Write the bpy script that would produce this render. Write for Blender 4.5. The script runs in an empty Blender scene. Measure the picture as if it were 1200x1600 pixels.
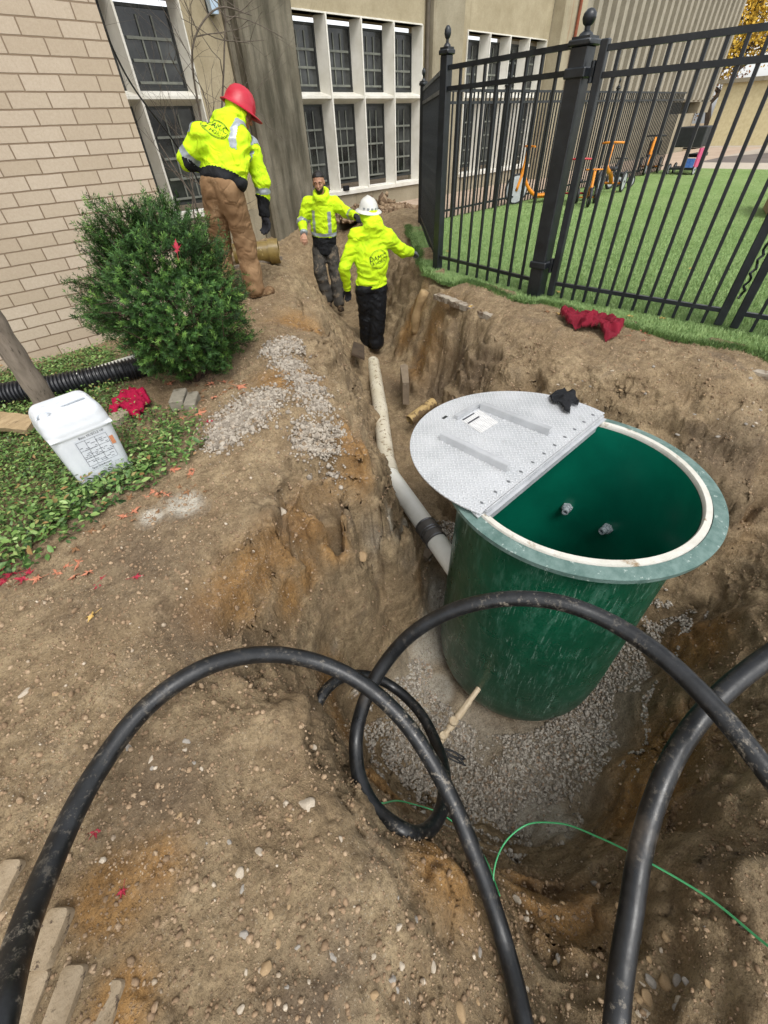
import bpy, math, random
import numpy as np
from mathutils import Vector, Matrix
R_ = math.radians
random.seed(7)
scene = bpy.context.scene
COL = scene.collection

# ------------------------------------------------------------------ camera
CAM_H = 1.35
_f, _p, _r, _a = 641.83, 0.75183, -0.051065, 0.726467
_fh = np.array([math.sin(_a), math.cos(_a), 0.0]); _rh = np.array([math.cos(_a), -math.sin(_a), 0.0]); _z = np.array([0, 0, 1.0])
CF = _fh*math.cos(_p) - _z*math.sin(_p); _U = _fh*math.sin(_p) + _z*math.cos(_p)
CR = _rh*math.cos(_r) + _U*math.sin(_r); CU = -_rh*math.sin(_r) + _U*math.cos(_r)
cam_d = bpy.data.cameras.new('camera'); cam = bpy.data.objects.new('camera', cam_d); COL.objects.link(cam)
cam_d.sensor_fit = 'HORIZONTAL'; cam_d.sensor_width = 36.0; cam_d.lens = 36.0*_f/1200.0
cam_d.clip_start = 0.02; cam_d.clip_end = 600
M = Matrix(((CR[0], CU[0], -CF[0], 0), (CR[1], CU[1], -CF[1], 0), (CR[2], CU[2], -CF[2], CAM_H), (0, 0, 0, 1)))
cam.matrix_world = M
scene.camera = cam
scene.render.resolution_x = 768; scene.render.resolution_y = 1024

# ------------------------------------------------------------------ light: bright overcast day
SUN_EL, SUN_AZ = 58.0, 200.0          # azimuth from +Y towards +X
world = bpy.data.worlds.new('World'); scene.world = world; world.use_nodes = True
wn = world.node_tree; wn.nodes.clear()
sky = wn.nodes.new('ShaderNodeTexSky'); sky.sky_type = 'NISHITA'; sky.sun_disc = False
sky.sun_elevation = R_(SUN_EL); sky.sun_rotation = R_(SUN_AZ); sky.air_density = 1.0; sky.dust_density = 2.0; sky.ozone_density = 0.6
hs = wn.nodes.new('ShaderNodeHueSaturation'); hs.inputs['Saturation'].default_value = 0.16; hs.inputs['Value'].default_value = 1.0
bg = wn.nodes.new('ShaderNodeBackground'); bg.inputs['Strength'].default_value = 0.15
wo = wn.nodes.new('ShaderNodeOutputWorld')
wn.links.new(sky.outputs[0], hs.inputs['Color']); wn.links.new(hs.outputs[0], bg.inputs['Color']); wn.links.new(bg.outputs[0], wo.inputs['Surface'])
sd = bpy.data.lights.new('sun', 'SUN'); sd.energy = 1.0; sd.angle = R_(26); sd.color = (1.0, 0.97, 0.92)
sun = bpy.data.objects.new('sun', sd); COL.objects.link(sun)
_sdir = Vector((math.sin(R_(SUN_AZ))*math.cos(R_(SUN_EL)), math.cos(R_(SUN_AZ))*math.cos(R_(SUN_EL)), math.sin(R_(SUN_EL))))
sun.rotation_euler = _sdir.to_track_quat('Z', 'Y').to_euler(); sun.location = (0, 0, 12)
scene.view_settings.view_transform = 'Standard'; scene.view_settings.look = 'None'
scene.view_settings.exposure = 0.93; scene.view_settings.gamma = 1.0
scene.render.engine = 'CYCLES'

# ------------------------------------------------------------------ survey helpers (photo survey -> metres)
CP = np.array([0, 0, CAM_H])
def ray(x, y): return CF + CR*(x-600)/_f + CU*(800-y)/_f
def W(x, y, z=0.0):                     # point at height z
    d = ray(x, y); return CP + d*((z-CAM_H)/d[2])
def WD(x, y, dist):                     # point at horizontal distance
    d = ray(x, y); return CP + d*(dist/math.hypot(d[0], d[1]))
def WT(x, y, t): return CP + ray(x, y)*t   # point at depth t along the lens axis
def WX(x, y, X): d = ray(x, y); return CP + d*(X/d[0])
def WY(x, y, Y): d = ray(x, y); return CP + d*(Y/d[1])

# ------------------------------------------------------------------ noise
def _hash(ix, iy, iz, seed):
    h = (ix*374761393 + iy*668265263 + iz*2147483647 + seed*1274126177) & 0xffffffff
    h = ((h ^ (h >> 13))*1274126177) & 0xffffffff
    return ((h ^ (h >> 16)) & 0xffffff)/float(0xffffff)
def vnoise(P, seed=0):
    P = np.asarray(P, float); I = np.floor(P).astype(np.int64); Fr = P-I; Fr = Fr*Fr*(3-2*Fr)
    out = 0.0
    for dx in (0, 1):
        wx = Fr[..., 0] if dx else 1-Fr[..., 0]
        for dy in (0, 1):
            wy = Fr[..., 1] if dy else 1-Fr[..., 1]
            for dz in (0, 1):
                wz = Fr[..., 2] if dz else 1-Fr[..., 2]
                out = out + wx*wy*wz*_hash(I[..., 0]+dx, I[..., 1]+dy, I[..., 2]+dz, seed)
    return out*2-1
def fbm(P, oct=4, seed=0, gain=0.5):
    s = 0; a = 1; n = 0; P = np.asarray(P, float)
    for o in range(oct): s = s+a*vnoise(P*(2.03**o)+o*17.3, seed+o*7); n += a; a *= gain
    return s/n

# ------------------------------------------------------------------ object helpers
ROOT = {}
def thing(name, label, cat, loc, group=None):
    o = bpy.data.objects.new(name, None); COL.objects.link(o); o.location = [float(c) for c in loc]; o.empty_display_size = 0.1
    o['label'] = label; o['category'] = cat
    if group: o['group'] = group
    ROOT[o.name] = np.array(loc, float); return o
def tag(o, label, cat, group=None, kind=None):
    if label: o['label'] = label
    if cat: o['category'] = cat
    if group: o['group'] = group
    if kind: o['kind'] = kind
    return o
def tree_copy(o, loc=None, rotz=None, label=None, parent=None, scale=None):
    c = o.copy(); COL.objects.link(c)
    if parent is not None: c.parent = parent
    for ch in [k for k in o.children]: tree_copy(ch, parent=c)
    if loc is not None: c.location = [float(v) for v in loc]
    if rotz is not None: c.rotation_euler = (0, 0, rotz)
    if scale is not None: c.scale = (scale, scale, scale)
    if label: c['label'] = label
    return c
def mesh_np(name, V, F, mat, parent=None, smooth=None, loc=None, uv=None, attr=None, kind=None):
    """V (n,3) world coords; F list of faces or (m,k) int array."""
    V = np.asarray(V, float)
    if parent is not None: base = ROOT[parent.name]
    elif loc is not None: base = np.array(loc, float)
    else: base = np.zeros(3)
    me = bpy.data.meshes.new(name)
    L = V-base
    if isinstance(F, np.ndarray):
        m, k = F.shape
        me.vertices.add(len(L)); me.vertices.foreach_set('co', L.astype(np.float32).ravel())
        me.loops.add(m*k); me.loops.foreach_set('vertex_index', F.astype(np.int32).ravel())
        me.polygons.add(m); me.polygons.foreach_set('loop_start', (np.arange(m)*k).astype(np.int32)); me.polygons.foreach_set('loop_total', np.full(m, k, np.int32))
        me.update(calc_edges=True)
    else:
        me.from_pydata([tuple(v) for v in L.tolist()], [], F); me.update()
    if attr:
        for an, av in attr.items():
            at = me.color_attributes.new(an, 'FLOAT_COLOR', 'POINT')
            av = np.asarray(av, float)
            if av.ndim == 1: av = np.stack([av, av, av], -1)
            at.data.foreach_set('color', np.concatenate([av, np.ones((len(av), 1))], 1).astype(np.float32).ravel())
    if smooth == 'all': me.polygons.foreach_set('use_smooth', [True]*len(me.polygons))
    elif smooth:
        me.polygons.foreach_set('use_smooth', [True]*len(me.polygons)); me.set_sharp_from_angle(angle=R_(smooth))
    for mm in (mat if isinstance(mat, (list, tuple)) else [mat]): me.materials.append(mm)
    o = bpy.data.objects.new(name, me); COL.objects.link(o)
    if parent is not None: o.parent = parent
    else: o.location = base.tolist()
    ROOT[o.name] = base
    if kind: o['kind'] = kind
    return o
class MB:
    def __init__(s): s.v = []; s.f = []
    def add(s, V, F):
        b = len(s.v); s.v.extend([tuple(float(c) for c in v) for v in V]); s.f.extend([tuple(int(i)+b for i in f) for f in F]); return s
    def box(s, c, d, rz=0.0, rot=None, bev=0.0):
        d = [x/2 for x in d]
        if bev > 0:
            b = min(bev, min(d)*0.6); pts = []
            for sx in (-1, 1):
                for sy in (-1, 1):
                    for sz in (-1, 1):
                        pts += [(sx*d[0], sy*(d[1]-b), sz*(d[2]-b)), (sx*(d[0]-b), sy*d[1], sz*(d[2]-b)), (sx*(d[0]-b), sy*(d[1]-b), sz*d[2])]
            import bmesh
            bm = bmesh.new(); [bm.verts.new(p) for p in pts]; bmesh.ops.convex_hull(bm, input=bm.verts[:]); bm.verts.index_update()
            V = [v.co[:] for v in bm.verts]; Fc = [[v.index for v in f.verts] for f in bm.faces]; bm.free()
        else:
            V = [(x, y, z) for x in (-d[0], d[0]) for y in (-d[1], d[1]) for z in (-d[2], d[2])]
            Fc = [(0, 1, 3, 2), (4, 6, 7, 5), (0, 4, 5, 1), (2, 3, 7, 6), (0, 2, 6, 4), (1, 5, 7, 3)]
        mt = rot if rot is not None else Matrix.Rotation(rz, 3, 'Z')
        return s.add([(mt @ Vector(v))+Vector(c) for v in V], Fc)
    def bx(s, x0, x1, y0, y1, z0, z1, bev=0.0): return s.box(((x0+x1)/2, (y0+y1)/2, (z0+z1)/2), (abs(x1-x0), abs(y1-y0), abs(z1-z0)), bev=bev)
    def bar(s, p0, p1, w, h, up=(0, 0, 1), ext=0.0):
        p0 = Vector(p0); p1 = Vector(p1); d = p1-p0; L = d.length; d.normalize(); u = Vector(up)
        sd = d.cross(u)
        if sd.length < 1e-4: sd = d.cross(Vector((1, 0, 0)))
        sd.normalize(); u2 = sd.cross(d)
        rot = Matrix((d, sd, u2)).transposed()
        return s.box((p0+p1)/2, (L+2*ext, w, h), rot=rot)
    def tube(s, pts, r, n=12, caps=True, closed=False):
        P = [Vector([float(c) for c in p]) for p in pts]; N = len(P); rr = r if hasattr(r, '__len__') else [r]*N
        T = []
        for i in range(N):
            a = P[(i-1) % N] if (closed or i > 0) else P[i]; b = P[(i+1) % N] if (closed or i < N-1) else P[i]
            t = b-a; T.append(t.normalized() if t.length > 1e-9 else Vector((0, 0, 1)))
        u = T[0].orthogonal().normalized(); V = []
        for i in range(N):
            u = (u-T[i]*u.dot(T[i])); u = u.normalized() if u.length > 1e-6 else T[i].orthogonal().normalized(); w = T[i].cross(u)
            for k in range(n):
                a = 2*math.pi*k/n; V.append(P[i]+(u*math.cos(a)+w*math.sin(a))*rr[i])
        Fc = []
        for i in range(N if closed else N-1):
            j = (i+1) % N
            for k in range(n): Fc.append((i*n+k, i*n+(k+1) % n, j*n+(k+1) % n, j*n+k))
        if caps and not closed: Fc.append(tuple(range(n-1, -1, -1))); Fc.append(tuple((N-1)*n+k for k in range(n)))
        return s.add(V, Fc)
    def cyl(s, p0, p1, r0, r1=None, n=16, caps=True): return s.tube([p0, p1], [r0, r0 if r1 is None else r1], n, caps)
    def ring(s, p0, p1, ro, ri, n=24):          # hollow pipe
        p0 = Vector([float(c) for c in p0]); p1 = Vector([float(c) for c in p1]); t = (p1-p0).normalized(); u = t.orthogonal().normalized(); w = t.cross(u); V = []
        for P, r in ((p0, ro), (p1, ro), (p1, ri), (p0, ri)):
            for k in range(n): a = 2*math.pi*k/n; V.append(P+(u*math.cos(a)+w*math.sin(a))*r)
        Fc = [(a*n+k, a*n+(k+1) % n, ((a+1) % 4)*n+(k+1) % n, ((a+1) % 4)*n+k) for a in range(4) for k in range(n)]
        return s.add(V, Fc)
    def lathe(s, c, prof, n=48, rot=None):
        V = []; m = len(prof)
        for k in range(n):
            a = 2*math.pi*k/n
            for (r, z) in prof:
                v = Vector((r*math.cos(a), r*math.sin(a), z)); v = (rot @ v) if rot is not None else v; V.append(v+Vector([float(q) for q in c]))
        Fc = [(k*m+i, ((k+1) % n)*m+i, ((k+1) % n)*m+i+1, k*m+i+1) for k in range(n) for i in range(m-1)]
        return s.add(V, Fc)
    def prism(s, poly, z0, z1, fn=None):
        n = len(poly); V = [(x, y, z0) for x, y in poly]+[(x, y, z1) for x, y in poly]
        if fn: V = [fn(*v) for v in V]
        return s.add(V, [tuple(range(n-1, -1, -1)), tuple(range(n, 2*n))]+[(i, (i+1) % n, n+(i+1) % n, n+i) for i in range(n)])
    def ball(s, c, r, n=12, sc=(1, 1, 1)):
        prof = [(max(1e-4, math.sin(math.pi*i/(n//2+2))*1.0), -math.cos(math.pi*i/(n//2+2))) for i in range(n//2+3)]
        b = len(s.v); s.lathe((0, 0, 0), prof, n)
        for i in range(b, len(s.v)): v = s.v[i]; s.v[i] = (v[0]*r*sc[0]+float(c[0]), v[1]*r*sc[1]+float(c[1]), v[2]*r*sc[2]+float(c[2]))
        return s
    def build(s, name, mat, parent=None, smooth=None, loc=None, **k): return mesh_np(name, s.v, s.f, mat, parent, smooth, loc, **k)
def spline(pts, n=12):
    P = [np.array(p, float) for p in pts]; P = [2*P[0]-P[1]]+P+[2*P[-1]-P[-2]]; out = []
    for i in range(1, len(P)-2):
        for k in range(n):
            t = k/n; a, b, c, d = P[i-1:i+3]; l0, l1, l2 = [max(1e-6, float(np.linalg.norm(q))) for q in (b-a, c-b, d-c)]
            m0 = ((b-a)/l0*l1+(c-b)/l1*l0)/(l0+l1)*l1; m1 = ((c-b)/l1*l2+(d-c)/l2*l1)/(l1+l2)*l1
            out.append((2*t**3-3*t*t+1)*b+(t**3-2*t*t+t)*m0+(-2*t**3+3*t*t)*c+(t**3-t*t)*m1)
    out.append(P[-2]); return out

# ------------------------------------------------------------------ materials
def hexc(c):
    if isinstance(c, str):
        c = c.lstrip('#'); v = [int(c[i:i+2], 16)/255 for i in (0, 2, 4)]
        return tuple((x/12.92 if x <= 0.04045 else ((x+0.055)/1.055)**2.4) for x in v)
    return tuple(c)
class NT:
    def __init__(s, name):
        s.m = bpy.data.materials.new(name); s.m.use_nodes = True; s.t = s.m.node_tree; s.t.nodes.clear()
        s.out = s.t.nodes.new('ShaderNodeOutputMaterial'); s.b = s.t.nodes.new('ShaderNodeBsdfPrincipled'); s.t.links.new(s.b.outputs[0], s.out.inputs[0])
        s.co = s.t.nodes.new('ShaderNodeTexCoord')
    def n(s, typ, **k):
        o = s.t.nodes.new(typ)
        for a, v in k.items(): setattr(o, a, v)
        return o
    def l(s, a, b): s.t.links.new(a, b)
    def setin(s, sock, v):
        if hasattr(v, 'is_output') or isinstance(v, bpy.types.NodeSocket): s.l(v, sock)
        elif isinstance(v, tuple) and len(v) == 3 and sock.type == 'RGBA': sock.default_value = (*v, 1)
        else: sock.default_value = v
    def noise(s, scale, detail=4, rough=0.55, vec=None, dist=0.0):
        o = s.n('ShaderNodeTexNoise'); o.inputs['Scale'].default_value = scale; o.inputs['Detail'].default_value = detail; o.inputs['Roughness'].default_value = rough; o.inputs['Distortion'].default_value = dist
        s.l(vec or s.co.outputs['Object'], o.inputs['Vector']); return o.outputs['Fac']
    def voro(s, scale, feature='F1', vec=None, out='Distance', rnd=1.0):
        o = s.n('ShaderNodeTexVoronoi', feature=feature); o.inputs['Scale'].default_value = scale; o.inputs['Randomness'].default_value = rnd
        s.l(vec or s.co.outputs['Object'], o.inputs['Vector']); return o.outputs[out]
    def ramp(s, fac, stops, interp='LINEAR'):
        o = s.n('ShaderNodeValToRGB'); o.color_ramp.interpolation = interp; e = o.color_ramp.elements
        while len(e) < len(stops): e.new(0.5)
        for i, (p, c) in enumerate(stops):
            e[i].position = p; c = c if isinstance(c, (tuple, list, str)) else (c, c, c); e[i].color = (*hexc(c), 1)
        s.l(fac, o.inputs['Fac']); return o.outputs['Color']
    def mix(s, fac, a, b, mode='MIX'):
        o = s.n('ShaderNodeMix', data_type='RGBA', blend_type=mode); s.setin(o.inputs[0], fac); s.setin(o.inputs[6], a); s.setin(o.inputs[7], b); return o.outputs[2]
    def math(s, op, a, b=0.5, clamp=False):
        o = s.n('ShaderNodeMath', operation=op, use_clamp=clamp); s.setin(o.inputs[0], a); s.setin(o.inputs[1], b); return o.outputs[0]
    def attr(s, name):
        o = s.n('ShaderNodeVertexColor'); o.layer_name = name; return o.outputs['Color']
    def sep(s, c):
        o = s.n('ShaderNodeSeparateColor'); s.l(c, o.inputs[0]); return o.outputs
    def bump(s, h, strength=0.3, dist=0.01, normal=None):
        o = s.n('ShaderNodeBump'); o.inputs['Strength'].default_value = strength; o.inputs['Distance'].default_value = dist; s.l(h, o.inputs['Height'])
        if normal: s.l(normal, o.inputs['Normal'])
        return o.outputs[0]
    def mapping(s, scale=(1, 1, 1), rot=(0, 0, 0), loc=(0, 0, 0), src='Object'):
        o = s.n('ShaderNodeMapping'); o.inputs['Scale'].default_value = scale; o.inputs['Rotation'].default_value = rot; o.inputs['Location'].default_value = loc; s.l(s.co.outputs[src], o.inputs['Vector']); return o.outputs[0]
    def fin(s, col=None, rough=0.8, normal=None, metal=0.0, spec=None, **k):
        if col is not None: s.setin(s.b.inputs['Base Color'], hexc(col) if isinstance(col, str) else col)
        s.setin(s.b.inputs['Roughness'], rough); s.setin(s.b.inputs['Metallic'], metal)
        if spec is not None: s.b.inputs['Specular IOR Level'].default_value = spec
        if normal: s.l(normal, s.b.inputs['Normal'])
        for a, v in k.items(): s.setin(s.b.inputs[a], v)
        return s.m
_mats = {}
def M_(name, c1, c2=None, rough=0.7, ns=8, bs=40, bstr=0.2, bdist=0.004, metal=0.0, spec=None, c3=None, ns3=2.0, t3=0.62, detail=5, stretch=(1, 1, 1)):
    if name in _mats: return _mats[name]
    t = NT(name); c1 = hexc(c1); c2 = hexc(c2) if c2 is not None else tuple(x*0.75 for x in c1)
    vec = t.mapping(stretch)
    col = t.mix(t.ramp(t.noise(ns, detail, 0.65, vec), [(0.33, 0.0), (0.68, 1.0)]), c1, c2)
    if c3 is not None: col = t.mix(t.ramp(t.noise(ns3, 6, 0.7, vec), [(t3, 0.0), (t3+0.06, 1.0)]), col, hexc(c3))
    r = t.ramp(t.noise(ns*1.7, 3), [(0.3, max(0, rough-0.1)), (0.7, min(1, rough+0.1))])
    _mats[name] = t.fin(col, r, t.bump(t.noise(bs, 5, 0.6, vec), bstr, bdist), metal, spec); return _mats[name]
# ------------------------------------------------------------------ excavated ground
CTRL_PX = [
 # near left surface
 (0,1599,-.15),(100,1500,-.15),(0,1300,-.12),(0,1100,-.08),(0,950,-.04),(150,1350,-.16),(300,1500,-.2),(200,1150,-.13),(350,1300,-.2),(450,1500,-.27),(500,1400,-.28),(600,1550,-.38),
 (100,950,-.05),(200,900,-.04),(100,850,0),(0,800,0),(240,830,0),(250,950,-.1),(280,770,0),(330,700,.04),(385,640,.12),(350,600,.04),(300,620,0),(430,560,.15),(460,530,.18),(400,480,.1),(405,462,.08),(440,430,.2),(430,395,.16),(400,400,.08),
 (480,600,.12),(470,680,.06),(400,720,.03),(330,800,-.02),(350,1100,-.2),(420,1180,-.27),(420,1300,-.27),
 # crest of the left bank
 (470,420,.16),(500,470,.1),(520,530,.08),(540,600,.05),(557,660,0),(580,700,-.04),(594,738,-.10),
 # left bank face
 (524,754,-.05),(477,788,-.06),(425,825,-.08),(385,858,-.1),(293,932,-.12),(257,966,-.13),(540,752,-.10),
 (532,790,-.2),(524,797,-.24),(491,822,-.26),(455,864,-.27),(425,890,-.27),(392,930,-.25),(356,970,-.22),(497,800,-.15),(440,846,-.16),(400,880,-.17),(345,935,-.17),
 (538,815,-.36),(505,838,-.42),(470,880,-.43),(438,908,-.42),(404,950,-.38),(366,990,-.28),(300,1000,-.19),
 (575,765,-.25),(600,800,-.42),(560,850,-.66),(590,870,-.85),(615,850,-.85),(545,830,-.44),(520,880,-.62),(500,915,-.72),(465,950,-.66),(430,1000,-.5),(480,1010,-.8),(350,1030,-.25),
 (545,940,-1.15),(520,1000,-1.12),(500,1060,-.95),(540,1010,-1.3),(600,950,-1.42),(560,1060,-1.6),(625,885,-1.2),
 # trench floor
 (583,565,-.98),(600,650,-1.06),(600,735,-1.12),(640,790,-1.22),(680,830,-1.35),(700,880,-1.5),(640,640,-1.03),(660,700,-1.12),(690,760,-1.25),(650,900,-1.5),(660,950,-1.75),(690,940,-1.85),(620,560,-1.0),
 # right wall of the trench
 (650,400,0),(665,430,0),(690,455,0),(730,490,-.03),(765,525,-.06),(790,570,-.12),(620,450,-.33),(640,490,-.55),(615,530,-.92),(660,560,-.75),(700,520,-.27),(690,600,-.82),(700,620,-.9),(735,555,-.27),(748,590,-.40),(640,590,-1.0),(790,625,-.28),(830,640,-.28),(720,575,-.5),
 # by the building
 (600,345,.03),(640,365,0),(620,325,.12),(565,340,.0),(560,385,-.55),
 # pit rim, near side
 (470,1090,-.3),(500,1130,-.38),(540,1220,-.42),(580,1280,-.45),(640,1310,-.52),(700,1335,-.64),(750,1380,-.8),
 (780,1410,-.8),(840,1400,-1.15),(900,1390,-1.15),(960,1330,-1.3),(1000,1240,-1.35),(850,1460,-.98),(950,1450,-.95),(800,1500,-.8),(900,1550,-.78),(700,1450,-.6),(1000,1550,-.72),
 # pit floor
 (540,1130,-1.93),(570,1190,-1.93),(620,1240,-1.93),(700,1270,-1.95),(760,1300,-1.95),(830,1325,-1.93),(900,1260,-1.9),(960,1160,-1.85),(1020,1050,-1.76),(1055,965,-1.62),(620,1100,-1.93),(690,1080,-1.95),(800,1200,-1.95),(900,1150,-1.93),(680,1000,-1.9),(640,1020,-1.88),
 # right wall of the pit
 (1090,1130,-1.25),(1045,1200,-1.25),(1100,1000,-1.3),(1095,910,-1.35),(1130,850,-1.1),(1165,800,-.85),(1199,775,-.6),(1150,1060,-.95),(1199,950,-.85),(1199,1150,-.75),(1130,1250,-.8),(1100,1350,-.66),(1199,1350,-.5),(1120,1500,-.62),(1199,1500,-.55),(1100,1599,-.6),(1199,1599,-.5),(800,1599,-.68),
 # ground behind the pit
 (1199,740,-.36),(1130,700,-.33),(1060,668,-.28),(1000,640,-.2),(930,612,-.14),(860,595,-.12),(1199,670,-.18),(1100,640,-.15),(1199,610,-.06),(1199,575,-.02),(1050,530,-.02),(930,500,-.02),(800,475,-.02),(700,442,-.02),(1050,600,-.08),(930,565,-.06),(830,540,-.05),
]
CTRL_W = [(0,0,-.42),(0,-1,-.5),(-1,-1,-.2),(-1.5,1,-.1),(-1.2,2.2,-.02),(-1,3.5,0),(.2,3.5,0),(.5,4.5,0),(1.2,4.4,0),(-2,5,0),(2,5.2,.06),(3,6.2,.05),(3.6,6.6,0),(2,7,0),(4,8.4,-.2),(.8,-1.2,-.6),(2,-1.6,-.45),(2.6,-.9,-.75),(3.1,-.7,-.7),(3.6,-1.2,-.2),(4.2,-1.5,0),(4.2,0,0),(4.3,1,0),(4.3,2.5,0),(4.4,3.3,0),(5.5,4.7,0),(6.5,6,0),(6.5,7.5,0),(5.9,8.6,0),(8,7.5,0),(8,4,0),(8,0,0),(4.6,8.6,-.3),(3,8.6,0),(1,8,0),(-3,3,0),(-3,0,-.1),(0,-3,-.2),(3,-4,-.1),(6,-4,0),(-3,8,0),
 (3.2,3.6,-.98),(3.9,4.5,-1.0),(4.3,5.4,-.98),(4.5,6.1,-.95),(4.9,6.7,-.9),(5.2,7.0,-.85),(5.0,6.2,-.9),(4.5,4.9,-.95),(4.65,7.3,-.9),(5.5,7.3,-.9),(4.2,6.5,-.7),(5.5,6.8,-.6),(5.3,6.05,-.75),(4.85,5.3,-.7),(5.1,5.0,0),(5.9,6.3,0),(4.75,4.45,0),
 (1.93,.59,-1.97),(1.93,1.4,-1.9),(2.5,1.1,-1.85),(2.7,.5,-1.85),(2.6,0,-1.85),(2.75,1.5,-1.2),(2.1,1.75,-1.6),(1.4,-.1,-1.95),(1.9,-.2,-1.94)]
CTRL = np.array([tuple(W(x, y, z)[:2])+(z,) for x, y, z in CTRL_PX]+CTRL_W)
_crest = [W(x, y, z) for x, y, z in CTRL_PX if (x, y) in ((500,470),(520,530),(540,600),(557,660),(580,700))]
CTRL = np.vstack([CTRL]+[[(c[0]+.16, c[1]-.13, -.55), (c[0]+.24, c[1]-.19, -1.0)] for c in _crest])
def _rbf_fit(C):
    D = np.hypot(C[:, None, 0]-C[None, :, 0], C[:, None, 1]-C[None, :, 1])
    n = len(C); A = np.zeros((n+1, n+1)); A[:n, :n] = -D+np.eye(n)*0.012; A[:n, n] = 1; A[n, :n] = 1
    s = np.linalg.solve(A, np.append(C[:, 2], 0)); return s
_RB = _rbf_fit(CTRL)
def base_z(X, Y):
    sh = X.shape; X = X.ravel(); Y = Y.ravel(); out = np.full(X.shape, _RB[-1]); n = len(CTRL)
    for i in range(0, len(X), 60000):
        sl = slice(i, i+60000)
        out[sl] -= np.sqrt((X[sl, None]-CTRL[None, :, 0])**2+(Y[sl, None]-CTRL[None, :, 1])**2+1e-4) @ _RB[:n]
    return out.reshape(sh)
def axis(a0, a1, b0, b1, fine, mid, far0, far1):
    c = list(np.arange(a0, a1, fine)); x = c[-1]
    while x < b1: x += mid; c.append(x)
    s = mid
    while x < far1: s *= 1.35; x += s; c.append(x)
    x = a0
    while x > b0: x -= mid; c.insert(0, x)
    s = mid
    while x > far0: s *= 1.35; x -= s; c.insert(0, x)
    return np.array(c)
GX = axis(-0.9, 3.3, -1.6, 6.2, 0.0085, 0.024, -60, 90); GY = axis(-0.9, 2.9, -1.6, 8.5, 0.0085, 0.024, -60, 90)
XX, YY = np.meshgrid(GX, GY, indexing='ij')
P3 = np.stack([XX, YY, XX*0], -1)
_w = np.clip(1-np.maximum(np.abs(XX-2)-5, np.abs(YY-3.5)-5.5)/3, 0, 1)     # 1 in the work area
wx = fbm(P3*3.3, 2, 3)*0.04+fbm(P3*11, 3, 21)*0.010; wy = fbm(P3*3.3+40, 2, 5)*0.04+fbm(P3*11+11, 3, 23)*0.010
ZZ = base_z(XX+wx*_w, YY+wy*_w)
# steepness decides how lumpy the soil is
gx, gy = np.gradient(base_z(XX, YY)); gx = gx/np.gradient(GX)[:, None]; gy = gy/np.gradient(GY)[None, :]
SL = np.clip(np.hypot(gx, gy), 0, 6); STEEP = np.clip((SL-0.35)/1.2, 0, 1)
def ridged(P, seed): return 1-np.abs(fbm(P, 4, seed, 0.55))*2
lump = fbm(P3*5, 5, 31)*0.018+(ridged(P3*3.5, 33)-.5)*0.015+fbm(P3*28, 4, 35, 0.65)*0.009
rough = ((1-np.abs(fbm(np.stack([XX, YY, ZZ*1.5], -1)*3.4, 2, 41))*2)-.4)*0.08
_floor = np.clip(1-np.hypot(XX-1.75, YY-.55)/1.15, 0, 1); _floor = np.clip(_floor*6, 0, 1)*np.clip((-1.55-ZZ)/.25, 0, 1)
ZZ = ZZ+_w*(lump*(1-_floor*.8)*(1-.8*STEEP)+rough*STEEP*(1-_floor))
# ledges: steep faces break into uneven steps, with cracks
_n = fbm(np.stack([XX*2.2, YY*2.2, ZZ*0], -1), 4, 55)*.16+fbm(P3*6, 2, 57)*.03
_s = .15; _q = (ZZ+_n)/_s; _fr = _q-np.floor(_q); _st = (np.floor(_q)+np.clip((_fr-.5)*2.6+.5, 0, 1))*_s-_n
_lw = np.clip((SL-.45)/.5, 0, 1)*_w*(1-_floor)*np.clip(.55+fbm(P3*1.7, 3, 58)*1.6, 0, 1); ZZ = ZZ+(_st-ZZ)*_lw*.85
_cr = 1-np.abs(fbm(np.stack([XX+YY*.4, YY-XX*.4, ZZ*1.5], -1)*3.2, 4, 59))*3.2; ZZ -= _w*np.clip(_cr-.80, 0, .2)*.22*np.clip(STEEP+.12, 0, 1)*(1-_floor)
# carved cracks and undercut lines (survey polylines)
def carve(px, wd, dp, ext=0):
    global ZZ
    P = np.array([W(*q) for q in px]); lo, hi = P.min(0)-.3, P.max(0)+.3; i0, i1 = np.searchsorted(GX, [lo[0], hi[0]]); j0, j1 = np.searchsorted(GY, [lo[1], hi[1]]); A = XX[i0:i1, j0:j1]+wx[i0:i1, j0:j1]*.8; B = YY[i0:i1, j0:j1]+wy[i0:i1, j0:j1]*.8
    D = np.full(A.shape, 9.)
    for a, b in zip(P[:-1], P[1:]):
        d = (b-a)[:2]; t = np.clip(((A-a[0])*d[0]+(B-a[1])*d[1])/(d @ d), 0, 1); D = np.minimum(D, np.hypot(A-a[0]-t*d[0], B-a[1]-t*d[1]))
    w2 = wd*(1+.5*vnoise(np.stack([A*9, B*9, A*0], -1), 63)); ZZ[i0:i1, j0:j1] -= dp*np.exp(-(D/w2)**2)*np.clip(.75+.6*vnoise(np.stack([A*6, B*6, A*0], -1), 64), .1, 1.3)
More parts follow.
